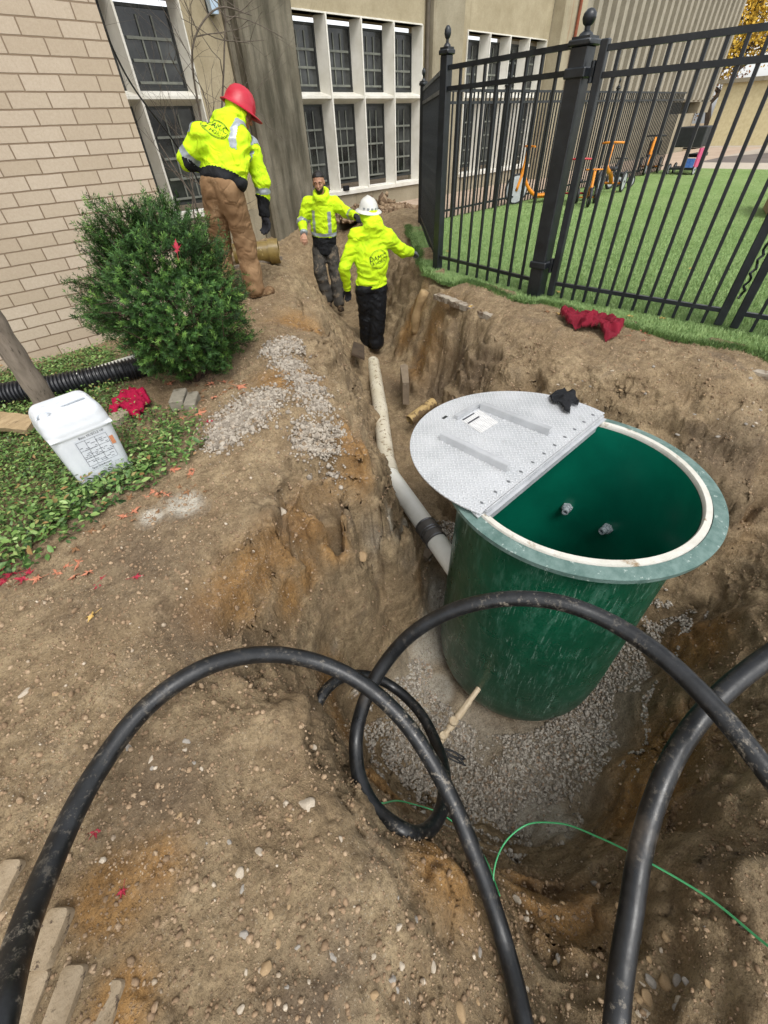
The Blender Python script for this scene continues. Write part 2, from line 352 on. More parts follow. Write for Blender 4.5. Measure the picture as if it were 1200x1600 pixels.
for px, wd, dp in ([[(534,803,-.3),(518,812,-.33),(493,832,-.36),(462,872,-.37),(432,899,-.36),(398,940,-.33),(362,980,-.26)], .020, .11], [[(583,726,-.06),(524,760,-.08),(477,795,-.09),(425,832,-.1),(385,866,-.12)], .016, .06], [[(525,900,-.8),(500,960,-.85)], .011, .05], [[(560,850,-.66),(600,840,-.7)], .012, .05], [[(293,940,-.14),(262,972,-.15),(250,1000,-.17)], .012, .04], [[(520,890,-.65),(480,930,-.7),(455,945,-.62)], .010, .05], [[(545,1030,-1.3),(500,1020,-1.),(495,1050,-.95)], .012, .05],
                 [[(1060,684,-.33),(1115,728,-.38),(1160,748,-.42),(1200,752,-.42)], .022, .10], [[(1145,1000,-.9),(1095,1130,-1.1),(1060,1215,-1.15),(1075,1290,-.9)], .02, .09], [[(1190,900,-.8),(1150,1000,-.95),(1175,1100,-.8)], .015, .06], [[(1000,1420,-.8),(1080,1380,-.7),(1160,1300,-.6)], .014, .05],
                 [[(505,1105,-.4),(520,1160,-.42),(560,1240,-.46)], .012, .03], [[(410,560,.13),(470,600,.12),(520,690,.03)], .012, .02], [[(450,440,.2),(500,520,.12),(525,580,.08)], .014, .03]):
    carve(px, wd, dp)
# clods: little bumps, like crumbly dirt
vv = vnoise(P3*55, 51); ZZ += _w*np.clip(vv-.25, 0, 1)*0.008*(1-_floor*.7)*(1-.8*STEEP)+_w*fbm(P3*45, 3, 53, .7)*.006*(1-_floor*.7)*(1-.8*STEEP)
_out = 1-_w; ZZ = ZZ*(_w > 0)*np.clip(_w*3, 0, 1)-0.03*_out
# under the lawn and the walkway keep the soil below the turf
def lawn_edge_x(Y): return 4.02+0.10*np.clip((Y-0)/3.5, 0, 1)
_inlawn = (XX > lawn_edge_x(YY)+.12) & (YY < (XX-4.15)*1.05+3.35)
_near = (XX > lawn_edge_x(YY)-.05) & (XX < 5) & (YY < 3.6); ZZ = np.where(_near, np.maximum(ZZ, -.05), ZZ)
ZZ = np.where(_inlawn & (ZZ > -.06), -.06, ZZ)
def ground_z(x, y):
    i = np.clip(np.searchsorted(GX, x)-1, 0, len(GX)-2); j = np.clip(np.searchsorted(GY, y)-1, 0, len(GY)-2)
    a = np.clip((x-GX[i])/(GX[i+1]-GX[i]), 0, 1); b = np.clip((y-GY[j])/(GY[j+1]-GY[j]), 0, 1)
    return (ZZ[i, j]*(1-a)+ZZ[i+1, j]*a)*(1-b)+(ZZ[i, j+1]*(1-a)+ZZ[i+1, j+1]*a)*b
def gz(p): return float(ground_z(np.array(float(p[0])), np.array(float(p[1]))))
def G(x, y, it=8, z0=0.0):             # survey point dropped on the real ground: march the sight line to the terrain
    d = ray(x, y); t0 = 0.3
    tt = np.arange(0.3, 14, 0.01); P = CP+tt[:, None]*d; h = P[:, 2]-ground_z(P[:, 0], P[:, 1]); k = np.argmax(h < 0)
    return P[k]
# masks painted per vertex: R ochre clay, G pale slurry, B dark soil: dampness, plus shade painted into the trench cavity
def blob(pts):
    m = np.zeros(XX.shape)
    for (x, y, z, r) in pts:
        c = W(x, y, z); m = np.maximum(m, np.exp(-((XX-c[0])**2+(YY-c[1])**2+(ZZ-z)**2*.7)/(r*r)))
    return m
nz = fbm(P3*6, 4, 61)*.25
ochre = blob([(560,740,-.1,.15),(560,690,0,.15),(510,780,-.15,.14),(475,815,-.2,.13),(440,855,-.2,.13),(405,890,-.2,.12),(370,930,-.2,.12),(330,960,-.2,.10),(440,930,-.5,.12),(520,850,-.45,.11),(480,900,-.5,.1),(640,890,-1.3,.13),(620,880,-1.2,.10),(540,1070,-1.2,.2),(530,1150,-1.3,.2),(580,1240,-1.2,.2),(860,1400,-1.1,.2),(1000,1150,-1.4,.3),(1000,1250,-1.3,.25),(1080,1000,-1.35,.25),(640,500,-.5,.3),(700,530,-.5,.3),(660,570,-.8,.25),(450,600,.1,.2),(480,500,.1,.3),(170,1400,-.15,.09),(250,1350,-.2,.08),(190,1570,-.18,.07),(700,1350,-.6,.15),(1130,830,-1.,.15)])
slur = blob([(665,1000,-1.9,.24),(690,1070,-1.93,.15),(690,940,-1.85,.2),(755,1140,-1.95,.12),(790,1190,-1.95,.10),(845,1275,-1.93,.17),(875,1310,-1.9,.15),(600,860,-1.0,.16),(585,820,-.7,.16),(610,830,-1.0,.14),(290,790,0,.08),(240,810,0,.05),(510,1010,-1.2,.08),(560,1080,-1.6,.06)])
damp_shade = blob([(520,830,-.6,.14),(420,830,-.2,.14),(480,930,-.8,.13),(380,920,-.35,.08),(720,1220,-1.95,.16),(640,1180,-1.95,.1),(1150,780,-.7,.18),(745,590,-.4,.26),(715,575,-.5,.25),(690,610,-.85,.2),(220,880,-.05,.22),(300,980,-.15,.16),(500,1580,-.22,.15),(1060,1230,-.9,.12),(870,1380,-1.2,.12),(600,780,-1.1,.15),(620,600,-1.,.25),(620,460,-.6,.3),(250,1230,-.15,.15),(470,1590,-.22,.13),(1130,700,-.35,.2),(1190,720,-.36,.2)])  # also paints shade into the dark cavity right of the drain pipe
mask = np.stack([np.clip(ochre*1.7-.1+nz*1.3, 0, 1), np.clip(np.maximum(slur*2.2-.35, _floor*.45)+nz*1.3, 0, 1)*((slur > .05) | (_floor > .1)), np.clip(damp_shade*1.2+nz*1.2, 0, 1)], -1).reshape(-1, 3)

def dirt_material():
    t = NT('excavated_soil'); o = t.co.outputs['Object']; m = t.sep(t.attr('zones'))
    n1 = t.noise(2.2, 6, .62); n2 = t.noise(13, 6, .68); n3 = t.noise(85, 4, .7); n4 = t.noise(5, 5, .6, dist=1.2)
    top = t.mix(t.ramp(n1, [(.32, 0.), (.68, 1.)]), hexc('#8b775b'), hexc('#a99676'))
    top = t.mix(t.ramp(n2, [(.40, 0.), (.66, 1.)]), top, hexc('#75634b'))
    och = t.mix(t.ramp(n4, [(.35, 0.), (.65, 1.)]), hexc('#9c7748'), hexc('#82623c'))
    och = t.mix(t.ramp(n2, [(.45, 0.), (.75, 1.)]), och, hexc('#b08b5a'))
    dk = t.mix(n2, hexc('#4a3d31'), hexc('#6a5a49'))
    sl = t.mix(t.ramp(n2, [(.35, 0.), (.7, 1.)]), hexc('#c4bdae'), hexc('#a49c8d'))
    c = t.mix(m[0], top, och); c = t.mix(t.ramp(t.noise(3.3, 6, .7, dist=.6), [(.54, 0.), (.68, .5)]), c, hexc('#6d6052')); c = t.mix(t.math('MULTIPLY', m[2], .62), c, dk); c = t.mix(m[1], c, sl)
    # light grit and tiny pebbles
    v = t.voro(150, 'F1'); vc = t.voro(150, 'F1', out='Color'); vs = t.sep(vc)
    pick = t.math('MULTIPLY', t.math('LESS_THAN', v, .36), t.math('GREATER_THAN', vs[0], .80))
    patch = t.ramp(t.noise(3.1, 4, .6), [(.42, .15), (.62, 1.)])
    c = t.mix(t.math('MULTIPLY', t.math('MULTIPLY', pick, patch), .55), c, t.mix(vs[1], hexc('#cbbda6'), hexc('#9d8f7a')))
    c = t.mix(t.ramp(n3, [(.3, .6), (.52, 0.)]), c, hexc('#453729'))
    c = t.mix(t.ramp(t.noise(38, 4, .7), [(.56, 0.), (.72, .45)]), c, hexc('#b7a083'))
    h = t.math('ADD', t.math('MULTIPLY', n3, .5), t.math('ADD', t.math('MULTIPLY', t.noise(30, 6, .75), 1.0), t.math('MULTIPLY', pick, .25)))
    rg = t.math('SUBTRACT', .95, t.math('MULTIPLY', m[2], .3))
    return t.fin(c, rg, t.bump(h, .9, .014, t.bump(t.noise(11, 7, .72, dist=.4), .55, .05)), spec=.25)
MAT_DIRT = dirt_material()
ni, nj = XX.shape
V = np.stack([XX, YY, ZZ], -1)
# lumps and clods pushed out along the surface normal, so steep cuts get real relief
_gx, _gy = np.gradient(ZZ); _gx = _gx/np.gradient(GX)[:, None]; _gy = _gy/np.gradient(GY)[None, :]; _s2 = np.clip(np.hypot(_gx, _gy), 0, 8)
_gx = np.clip(_gx, -4, 4); _gy = np.clip(_gy, -4, 4); NN = np.stack([-_gx, -_gy, np.ones_like(_gx)], -1); NN /= np.linalg.norm(NN, axis=-1)[..., None]
_sel = (_w > 0) & (_s2 > .25); Q = V[_sel]; bil = lambda f, s_: np.abs(fbm(Q*f, 2, s_, .5))
_amp = np.clip((_s2[_sel]-.25)/1.0, 0, 1)*(1-_floor[_sel])
_sm = 1-.75*np.exp(-((Q[:, 0]-1.15)**2+(Q[:, 1]+.45)**2)/.35**2)-.5*np.exp(-((Q[:, 0]-2.3)**2+(Q[:, 1]+.45)**2)/.3**2); _rg = np.clip(.62+fbm(Q*1.4, 3, 107)*1.3, .2, 1.1)*np.clip(_sm, .15, 1)
dsp = (bil(3.6, 101)*.09+bil(8, 102)*.045+bil(17, 103)*.018+bil(31, 104)*.008-.037)*_amp*_rg
V[_sel] = Q+NN[_sel]*dsp[:, None]
V = V.reshape(-1, 3)
ii, jj = np.meshgrid(np.arange(ni-1), np.arange(nj-1), indexing='ij'); b = (ii*nj+jj).ravel()
Fq = np.stack([b, b+nj, b+nj+1, b+1], 1)
ground = mesh_np('ground', V, Fq, MAT_DIRT, smooth='all', attr={'zones': mask}, kind='structure')
# ------------------------------------------------------------------ buildings
def brick_material():
    t = NT('buff_brick'); v = t.n('ShaderNodeCombineXYZ'); s = t.n('ShaderNodeSeparateXYZ'); t.l(t.co.outputs['Object'], s.inputs[0])
    t.l(s.outputs[0], v.inputs[0]); t.l(s.outputs[2], v.inputs[1])
    wob = t.n('ShaderNodeVectorMath', operation='ADD'); nn = t.n('ShaderNodeTexNoise'); nn.inputs['Scale'].default_value = 7; nn.inputs['Detail'].default_value = 3; t.l(v.outputs[0], nn.inputs['Vector'])
    sc = t.n('ShaderNodeVectorMath', operation='SCALE'); t.l(nn.outputs['Color'], sc.inputs[0]); sc.inputs['Scale'].default_value = .006; t.l(v.outputs[0], wob.inputs[0]); t.l(sc.outputs[0], wob.inputs[1])
    def br(c1, c2, m):
        b = t.n('ShaderNodeTexBrick', offset=.5, squash=1.0); t.l(wob.outputs[0], b.inputs['Vector']); b.inputs['Scale'].default_value = 1
        b.inputs['Brick Width'].default_value = .245; b.inputs['Row Height'].default_value = .0853; b.inputs['Mortar Size'].default_value = .0048; b.inputs['Mortar Smooth'].default_value = .25; b.inputs['Bias'].default_value = 0
        b.inputs['Color1'].default_value = (*hexc(c1), 1); b.inputs['Color2'].default_value = (*hexc(c2), 1); b.inputs['Mortar'].default_value = (*hexc(m), 1); return b
    b = br('#c2b4a1', '#b3a48f', '#7c6b58')
    c = t.mix(t.ramp(t.noise(60, 6, .7), [(.3, .28), (.7, 0.)]), b.outputs['Color'], hexc('#8d7962'))
    c = t.mix(t.ramp(t.noise(1.3, 5, .6), [(.4, 0.), (.75, .35)]), c, hexc('#9c8a76'))
    c = t.mix(t.ramp(t.noise(260, 2, .6), [(.62, 0.), (.7, .3)]), c, hexc('#5f5040'))
    h = t.math('ADD', t.math('MULTIPLY', b.outputs['Fac'], -1.0), t.math('MULTIPLY', t.noise(90, 5, .7), .22))
    return t.fin(c, .9, t.bump(h, .85, .008), spec=.2)
def stucco(name, a, b_, stain=None, st=.55, streak=True):
    t = NT(name); c = t.mix(t.ramp(t.noise(2.2, 7, .68), [(.3, 0.), (.7, 1.)]), hexc(a), hexc(b_))
    if stain:
        vec = t.mapping((2.6, 2.6, .35 if streak else 1.5)); c = t.mix(t.ramp(t.noise(1.0, 6, .68, vec), [(st, 0.), (st+.16, .8)]), c, hexc(stain))
    c = t.mix(t.ramp(t.noise(45, 5, .7), [(.3, .3), (.6, 0.)]), c, tuple(x*.6 for x in hexc(b_)))
    return t.fin(c, .92, t.bump(t.noise(38, 6, .7), .35, .01), spec=.2)
MB_brick = brick_material()
M_stone = stucco('pale_stucco', '#b3a78d', '#988c72', '#75694f', .60)
M_pil = stucco('weathered_pilaster', '#857f70', '#6a6455', '#36342a', .44)
M_pil2 = stucco('pilaster_concrete', '#a49b86', '#8b826d', '#5e5646', .58)
M_white = M_('white_window_paint', '#e0ddd4', '#cbc7ba', .5, 3, 60, .1)
M_lead = M_('grey_glazing_bar', '#77796f', '#5b5d57', .6)
M_steel = M_('dark_window_steel', '#1d1f1e', '#2a2c2a', .5)
def glass_material():
    t = NT('dark_window_glass'); c = t.mix(t.ramp(t.noise(1.6, 5, .6), [(.40, 0.), (.70, 1.)]), hexc('#101213'), hexc('#4a4c4a'))  # pale mottling in the pane colour stands in for reflections
    return t.fin(c, t.ramp(t.noise(3, 3), [(.3, .08), (.7, .22)]), t.bump(t.noise(2.2, 2), .08, .02), spec=.5)
M_glass = glass_material()

bb = thing('brick_building', 'buff brick wing with a plain wall at the left edge of the picture', 'building', (1.0, 4.8, 0))
MB().bx(-7, 1.655, 4.57, 4.8, -.4, 6.0).build('front_wall', MB_brick, bb)
MB().bx(1.425, 1.655, 4.8, 8.9, -.4, 6.0).build('side_wall', MB_brick, bb)
MB().bx(-7, 1.75, 4.45, 8.9, 6.0, 6.2).build('roof', M_pil2, bb)

YW = 8.9
sb = thing('stone_building', 'pale stucco building with white mullioned windows behind the workers', 'building', (7.5, 9.2, 0))
def openwall(x0, x1, z0, z1, ops):
    m = MB(); xs = x0
    for (a, b_, c, d) in ops:
        m.bx(xs, a, YW, YW+.4, z0, z1); m.bx(a, b_, YW, YW+.4, z0, c); m.bx(a, b_, YW, YW+.4, d, z1); xs = b_
    m.bx(xs, x1, YW, YW+.4, z0, z1); return m
ZS, ZT = .356, 2.86
WINS = [(1.70, 4.40, [2.58, 3.42]), (6.25, 9.66, [7.09, 7.93, 8.79]), (11.15, 14.5, [11.99, 12.82, 13.66])]
openwall(1.655, 14.6, -1.3, 5.8, [(a-.0, b_, ZS, ZT) for a, b_, _ in WINS]).build('wall', M_stone, sb)
m = MB(); m.bx(1.66, 9.7, 8.872, 8.897, -1.3, ZS-.07); m.bx(10.87, 14.5, 8.872, 8.897, -1.3, ZS-.07); m.build('plinth', M_pil2, sb)
MB().bx(1.7, 15.0, 8.7, 13.0, 5.8, 6.0).build('roof', M_pil2, sb)
def splay_v(m, x, z0, z1, kind=0):
    lo, hi = x-.085, x+.085
    if kind < 0: lo = x
    if kind > 0: hi = x
    poly = [(max(lo, x-.016), YW-.03), (min(hi, x+.016), YW-.03), (hi, YW+.22), (lo, YW+.22)]
    m.prism(poly, z0, z1)
    if kind == 0: m.bx(x-.016, x+.016, YW-.045, YW-.0305, z0, z1)
def splay_h(m, z, x0, x1, kind=0):
    lo, hi = z-.085, z+.085
    if kind < 0: lo = z
    if kind > 0: hi = z
    poly = [(YW-.028, max(lo, z-.018)), (YW-.028, min(hi, z+.018)), (YW+.218, hi), (YW+.218, lo)]
    n = 4; V = [(x0, a, c) for a, c in poly]+[(x1, a, c) for a, c in poly]
    m.add(V, [(3, 2, 1, 0), (4, 5, 6, 7)]+[(i, (i+1) % 4, 4+(i+1) % 4, 4+i) for i in range(4)])
proto_l = {}
def light_window(kind, x0, x1, z0, z1):
    """one leaded light: dark steel frame with grey bars, pane as its sub-part"""
    key = (kind, round(x1-x0, 3))
    y = YW+.235
    fr = MB(); w = .035
    fr.bx(x0, x1, y-.02, y+.02, z0, z0+w); fr.bx(x0, x1, y-.02, y+.02, z1-w, z1); fr.bx(x0, x0+w, y-.018, y+.018, z0+w, z1-w); fr.bx(x1-w, x1, y-.018, y+.018, z0+w, z1-w)
    f = fr.build('window', M_steel, sb)
    nb = MB(); nv, nh = 2, (2 if kind == 'upper' else 3); a0, a1, c0, c1 = x0+.07, x1-.07, z0+.09, z1-.1
    for i in range(1, nv+1): X = a0+(a1-a0)*i/(nv+1); nb.bx(X-.011, X+.011, y-.024, y-.008, c0, c1)
    for i in range(1, nh+1): Z = c0+(c1-c0)*i/(nh+1); nb.bx(a0, a1, y-.03, y-.0125, Z-.016, Z+.016)
    nb.bx(a0, a1, y-.03, y-.0125, c0-.018, c0+.012)
    nb.build('glazing_bars', M_lead, f)
    MB().bx(x0+.02, x1-.02, y-.004, y+.004, z0+.02, z1-.02).build('pane', M_glass, f)
for a, b_, mul in WINS:
    m = MB(); zt = 1.815
    splay_v(m, a, ZS, ZT, 1) if False else None
    m.prism([(a, YW-.03), (a+.02, YW-.03), (a+.09, YW+.22), (a, YW+.22)], ZS, ZT)
    m.prism([(b_, YW-.03), (b_, YW+.22), (b_-.09, YW+.22), (b_-.02, YW-.03)], ZS, ZT)
    for x in mul: splay_v(m, x, ZS+.002, ZT-.002)
    splay_h(m, zt, a+.01, b_-.01); splay_h(m, ZT, a+.01, b_-.01, -1)
    splay_h(m, ZS+.03, a+.01, b_-.01, 1)
    m.bx(a+.004, b_+.03, YW-.07, YW-.002, ZS-.055, ZS+.012)
    m.build('window_surround', M_white, sb)
    xs = [a]+mul+[b_]
    for i in range(len(xs)-1):
        l, r = xs[i]+.085, xs[i+1]-.085
        light_window('upper', l, r, zt+.085, ZT-.085); light_window('lower', l, r, ZS+.115, zt-.085)
m = MB(); m.bx(5.16, 6.22, 8.60, 8.899, -1.3, 5.79, bev=.05); m.build('pilaster', M_pil, sb)
MB().bx(5.06, 5.155, 8.83, 8.898, -1.3, 5.79).build('downpipe_recess', M_pil, sb)
MB().bx(9.86, 10.86, 8.74, 8.898, -.4, 5.79, bev=.03).build('pilaster', M_pil2, sb)
m = MB(); m.cyl((9.76, 8.84, -.3), (9.76, 8.84, 5.7), .045, n=12); m.build('downpipe', M_('brown_pipe_paint', '#5c5346', '#4a4338', .7), sb, smooth=40)
MB().bx(14.62, 15.7, 8.55, 9.3, -.4, 5.79, bev=.03).build('corner_pilaster', stucco('rust_stained_concrete', '#b0a78f', '#978d76', '#8f5a36', .58), sb)
m = MB(); m.cyl((15.2, 8.49, 0), (15.2, 8.49, 5.6), .04, n=10); m.build('copper_downpipe', M_('rusty_pipe', '#8c4a2c', '#6e3a26', .7), sb, smooth=40)
# lamp on the wall
lamp = thing('wall_lamp', 'pale blue glass lantern fixed to the stucco wall left of the pilaster', 'lamp', (4.88, 8.8, 2.85))
m = MB(); m.bx(4.80, 4.96, 8.80, 8.895, 3.06, 3.12); m.bx(4.82, 4.94, 8.85, 8.893, 2.7, 3.06); m.build('bracket', M_steel, lamp)
m = MB(); P = [(4.79, 8.70), (4.97, 8.70), (4.97, 8.845), (4.79, 8.845)]; Q = [(4.83, 8.74), (4.93, 8.74), (4.93, 8.845), (4.83, 8.845)]
m.add([(x, y, 3.055) for x, y in P]+[(x, y, 2.70) for x, y in Q], [(0, 1, 2, 3), (7, 6, 5, 4)]+[(i, i+4, (i+1) % 4+4, (i+1) % 4) for i in range(4)])
m.build('lantern_glass', M_('pale_blue_glass', '#a9c3dc', '#c9d6e2', .25, 9), lamp)

rb = thing('ribbed_building', 'grey concrete building with vertical ribs beyond the play lawn', 'building', (22, 9.4, 0))
M_rib = stucco('grey_ribbed_concrete', '#a59e8e', '#8c8677', '#6d685c', .6)
MB().bx(15.71, 16.6, 9.25, 9.6, -.1, 9).build('dark_recess', M_steel, rb)
m = MB(); m.bx(16.6, 29.7, 9.1, 12, 1.66, 9)
x = 17.0
while x < 29.5: m.bx(x, x+.22, 8.94, 9.1, 1.72, 9); x += .55
m.build('ribbed_panel', M_rib, rb)
m = MB(); m.bx(16.6, 27.9, 9.02, 12, -.1, 1.3); m.bx(27.9, 29.2, 9.4, 12, -.1, 1.3); m.bx(16.6, 25.0, 9.04, 12, 1.3, 1.657); m.bx(28.3, 29.7, 9.04, 12, 1.3, 1.657); m.build('base_wall', M_pil2, rb)
MB().bx(25.0, 28.3, 9.45, 9.6, 1.3, 1.657).build('slot_opening', M_steel, rb)
cb = thing('cream_building', 'low cream rendered building beyond the dark play surface', 'building', (36, 7, 0))
MB().bx(32.4, 42, 0, 9.6, -.1, 2.3).build('wall', M_('cream_render', '#d9cda4', '#c9bb92', .9), cb)
MB().bx(32.2, 42.2, -.2, 9.8, 2.3, 2.45).build('roof', M_pil2, cb)

# ------------------------------------------------------------------ lawn, walks
def sheet(name, poly, z, mat, label=None):
    n = len(poly); return mesh_np(name, [(x, y, z) for x, y in poly], [tuple(range(n))], mat, kind='structure')
def turf_mat():
    t = NT('artificial_turf'); vec = t.mapping((1, 1, 1)); c = t.mix(t.ramp(t.noise(1.1, 4, .6), [(.35, 0.), (.65, 1.)]), hexc('#94aa6c'), hexc('#7f9a58'))
    c = t.mix(t.ramp(t.noise(90, 5, .8), [(.35, .75), (.55, 0.)]), c, hexc('#47632f')); c = t.mix(t.ramp(t.noise(38, 5, .75), [(.5, 0.), (.7, .6)]), c, hexc('#a3b97c'))
    return t.fin(c, .9, t.bump(t.noise(160, 4, .8), 1.0, .02), spec=.15)
M_turf = turf_mat()
_le = []; _pp = [(4.02, -8), (4.03, 0.2), (4.08, 2.2), (4.13, 3.4), (4.3, 3.85), (6.5, 6.32)]
for (x0_, y0_), (x1_, y1_) in zip(_pp[:-1], _pp[1:]):
    k_ = max(2, int(math.hypot(x1_-x0_, y1_-y0_)/.04))
    for i_ in range(k_): f_ = i_/k_; w_ = .022*float(vnoise(np.array([x0_*5+f_*k_*.35, y0_*3, 0.]), 87)); _le.append((x0_+(x1_-x0_)*f_+w_, y0_+(y1_-y0_)*f_-w_*.5))
LAWN = _le+[(6.5, 6.32)] + [(6.501, 6.32)][:0]+[(6.5001, 6.3201)][:0]+[(19.2, 6.32), (19.2, -8)]
LAWN_OLD = [(4.02, -8), (4.03, 0.2), (4.08, 2.2), (4.13, 3.4), (4.3, 3.85), (6.5, 6.32), (19.2, 6.32), (19.2, -8)]
sheet('lawn', LAWN, .012, M_turf)
M_walk = M_('walkway_concrete', '#b49f8b', '#a08c79', .9, 1.2, 60, .3, .006, c3='#8c7a68', ns3=2)
sheet('walkway', [(6.9, 6.33), (31, 6.33), (31, 9.0), (6.9, 8.95), (6.8, 8.0), (7.0, 7.0)], .004, M_walk)
M_asph = M_('playground_asphalt', '#6d645d', '#5e5650', .9, 2, 90, .3)
sheet('concrete_path', [(19.21, -8), (21.6, -8), (21.6, 6.32), (19.21, 6.32)], .010, M_('pale_concrete', '#b7ac9c', '#a59a8b', .9))
sheet('playground_surface', [(21.61, -8), (28.4, -8), (28.4, 4.5), (24.5, 6.32), (21.61, 6.32)], .008, M_asph)
sheet('far_path', [(28.41, -8), (60, -8), (60, 16), (31.01, 16), (31.01, 6.33), (24.52, 6.33), (28.41, 4.51)], .006, M_('pale_concrete2', '#b0a595', '#a2978a', .9))
# turf fibres
rng = np.random.default_rng(5)
def inpoly(x, y, poly):
    c = np.zeros(x.shape, bool); n = len(poly)
    for i in range(n):
        x0, y0 = poly[i]; x1, y1 = poly[(i+1) % n]
        k = ((y0 > y) != (y1 > y)); xx = (x1-x0)*(y-y0)/((y1-y0) if y1 != y0 else 1e-9)+x0; c ^= (k & (x < xx))
    return c
def blades(name, X, Y, Z, hmin, hmax, wd, mat, lean=.5, **k):
    n = len(X); a = rng.uniform(0, 2*np.pi, n); h = rng.uniform(hmin, hmax, n); l = rng.uniform(0, lean, n)*h; b = rng.uniform(0, 2*np.pi, n)
    V = np.zeros((n, 3, 3)); w = wd*rng.uniform(.6, 1.2, n)
    V[:, 0] = np.stack([X-np.cos(a)*w, Y-np.sin(a)*w, Z-.004], 1); V[:, 1] = np.stack([X+np.cos(a)*w, Y+np.sin(a)*w, Z-.004], 1); V[:, 2] = np.stack([X+np.cos(b)*l, Y+np.sin(b)*l, Z+h], 1)
    o = mesh_np(name, V.reshape(-1, 3), np.arange(3*n).reshape(-1, 3), mat, **k); return o
N = 260000
d = 4.0+rng.exponential(2.6, N); yy = rng.uniform(-2.5, 6.3, N); ok = inpoly(d, yy, LAWN); d, yy = d[ok], yy[ok]
M_blade = M_('turf_fibre', '#a0b87a', '#76955a', .75, 14, 40, 0)
tag(blades('turf_fibres', d, yy, np.full(len(d), .012), .012, .034, .0045, M_blade, .9), None, None, None, 'stuff')
e = []
for (x0, y0), (x1, y1) in zip(_pp[:-1], _pp[1:]):
    L = math.hypot(x1-x0, y1-y0); k = int(L*3600); t_ = rng.uniform(0, 1, k); o_ = rng.normal(-.02, .028, k)+.035*vnoise(np.stack([t_*L*4, t_*0+x0, t_*0], 1), 88)
    nx, ny = (y1-y0)/L, -(x1-x0)/L
    e.append(np.stack([x0+(x1-x0)*t_+nx*(.05+o_), y0+(y1-y0)*t_+ny*(.05+o_)], 1))
e = np.vstack(e); ez = np.maximum(ground_z(e[:, 0], e[:, 1]), -.05)
tag(blades('turf_edge_grass', e[:, 0], e[:, 1], np.maximum(ez, 0.0), .010, .042, .0035, M_('edge_grass', '#64803f', '#3c5629', .75, 14, 40, 0), 1.0), None, None, None, 'stuff')
# ------------------------------------------------------------------ black metal fence and gate
def black_metal():
    t = NT('black_powder_coat'); c = t.mix(t.ramp(t.noise(9, 5, .6), [(.4, 0.), (.7, 1.)]), hexc('#15191d'), hexc('#23282c'))
    c = t.mix(t.ramp(t.noise(55, 4, .7), [(.66, 0.), (.74, .5)]), c, hexc('#6f6a60'))
    return t.fin(c, t.ramp(t.noise(6, 3), [(.3, .32), (.7, .5)]), t.bump(t.noise(120, 3), .08, .002), spec=.5)
MBK = black_metal()
def post(x, y, w, h, label, big=False, z0=-.15, group=None):
    t = thing('fence_post', label, 'fence post', (x, y, 0), group)
    MB().bx(x-w/2, x+w/2, y-w/2, y+w/2, z0, h, bev=.006).build('shaft', MBK, t)
    m = MB(); c = w*.66; m.bx(x-c, x+c, y-c, y+c, h, h+.035, bev=.008)
    m.prism([(x-c*.8, y-c*.8), (x+c*.8, y-c*.8), (x+c*.8, y+c*.8), (x-c*.8, y+c*.8)], h+.034, h+.05)
    m.lathe((x, y, h+.045), [(w*.42, 0), (w*.34, .02), (w*.15, .035), (w*.15, .055), (w*.28, .068), (w*.36, .092), (w*.33, .118), (w*.18, .138), (.001, .144)], 20)
    m.build('cap', MBK, t, smooth=40)
    if big:
        for z in (h-.14, .30):
            m = MB(); m.bx(x-w*.62, x+w*.62, y-w*.66, y+w*.62, z-.03, z+.03, bev=.008); m.cyl((x, y-w*.8, z-.06), (x, y-w*.8, z+.06), .018, n=12); m.bx(x-.02, x+.02, y-w*.95, y-w*.5, z-.022, z+.022)
            m.build('hinge', MBK, t, smooth=35)
    return t
_pk = {}
def picket(parent, x, y, z0, z1, w, rz):
    key = (round(z0, 3), round(z1, 3), w)
    if key not in _pk:
        o = MB().box((0, 0, (z0+z1)/2), (w, w, z1-z0), bev=.002).build('picket', MBK); _pk[key] = o.data; bpy.data.objects.remove(o)
    o = bpy.data.objects.new('picket', _pk[key]); COL.objects.link(o); o.parent = parent; b = ROOT[parent.name]; o.location = (x-b[0], y-b[1], 0); o.rotation_euler = (0, 0, rz)
def panel(name, p0, p1, n, label, cat, group=None, zt=(1.70, 1.735), zm=(1.56, 1.595), zb=(.135, .165), inset=.05, stiles=0, pw=.024, zp0=.03):
    p0 = np.array(p0, float); p1 = np.array(p1, float); u = (p1-p0)/np.hypot(*(p1-p0)); rz = math.atan2(u[1], u[0]); c = (p0+p1)/2
    t = thing(name, label, cat, (c[0], c[1], 0), group)
    a = p0+u*inset; b = p1-u*inset
    for nm, (z0, z1) in (('top_rail', zt), ('middle_rail', zm), ('bottom_rail', zb)):
        MB().bar((a[0], a[1], (z0+z1)/2), (b[0], b[1], (z0+z1)/2), .034, z1-z0).build(nm, MBK, t)
    if stiles:
        for q in (a, b):
            MB().box((q[0], q[1], (.04+zt[1]+.03)/2), (stiles, stiles, zt[1]+.03-.04), rz=rz, bev=.006).build('stile', MBK, t)
    for i in range(n):
        q = a+(b-a)*(i+1)/(n+1); picket(t, q[0], q[1], zp0, zt[0]+.004, pw, rz)
    return t
GP = np.array([4.33, 2.33]); CP1 = np.array([4.545, 3.86]); FP = np.array([6.78, 6.2])
post(GP[0], GP[1], .135, 1.74, 'thick black gate post with a ball finial and hinges beside the gate', True)
post(CP1[0], CP1[1], .09, 1.84, 'slim black corner fence post with ball finial at the turf corner')
post(FP[0], FP[1], .08, 1.80, 'far black fence post with ball finial where the fence meets the walkway')
panel('picket_fence', GP, CP1, 8, 'short black picket panel between the gate post and the corner post', 'fence', zt=(1.735, 1.77), zm=(1.59, 1.625))
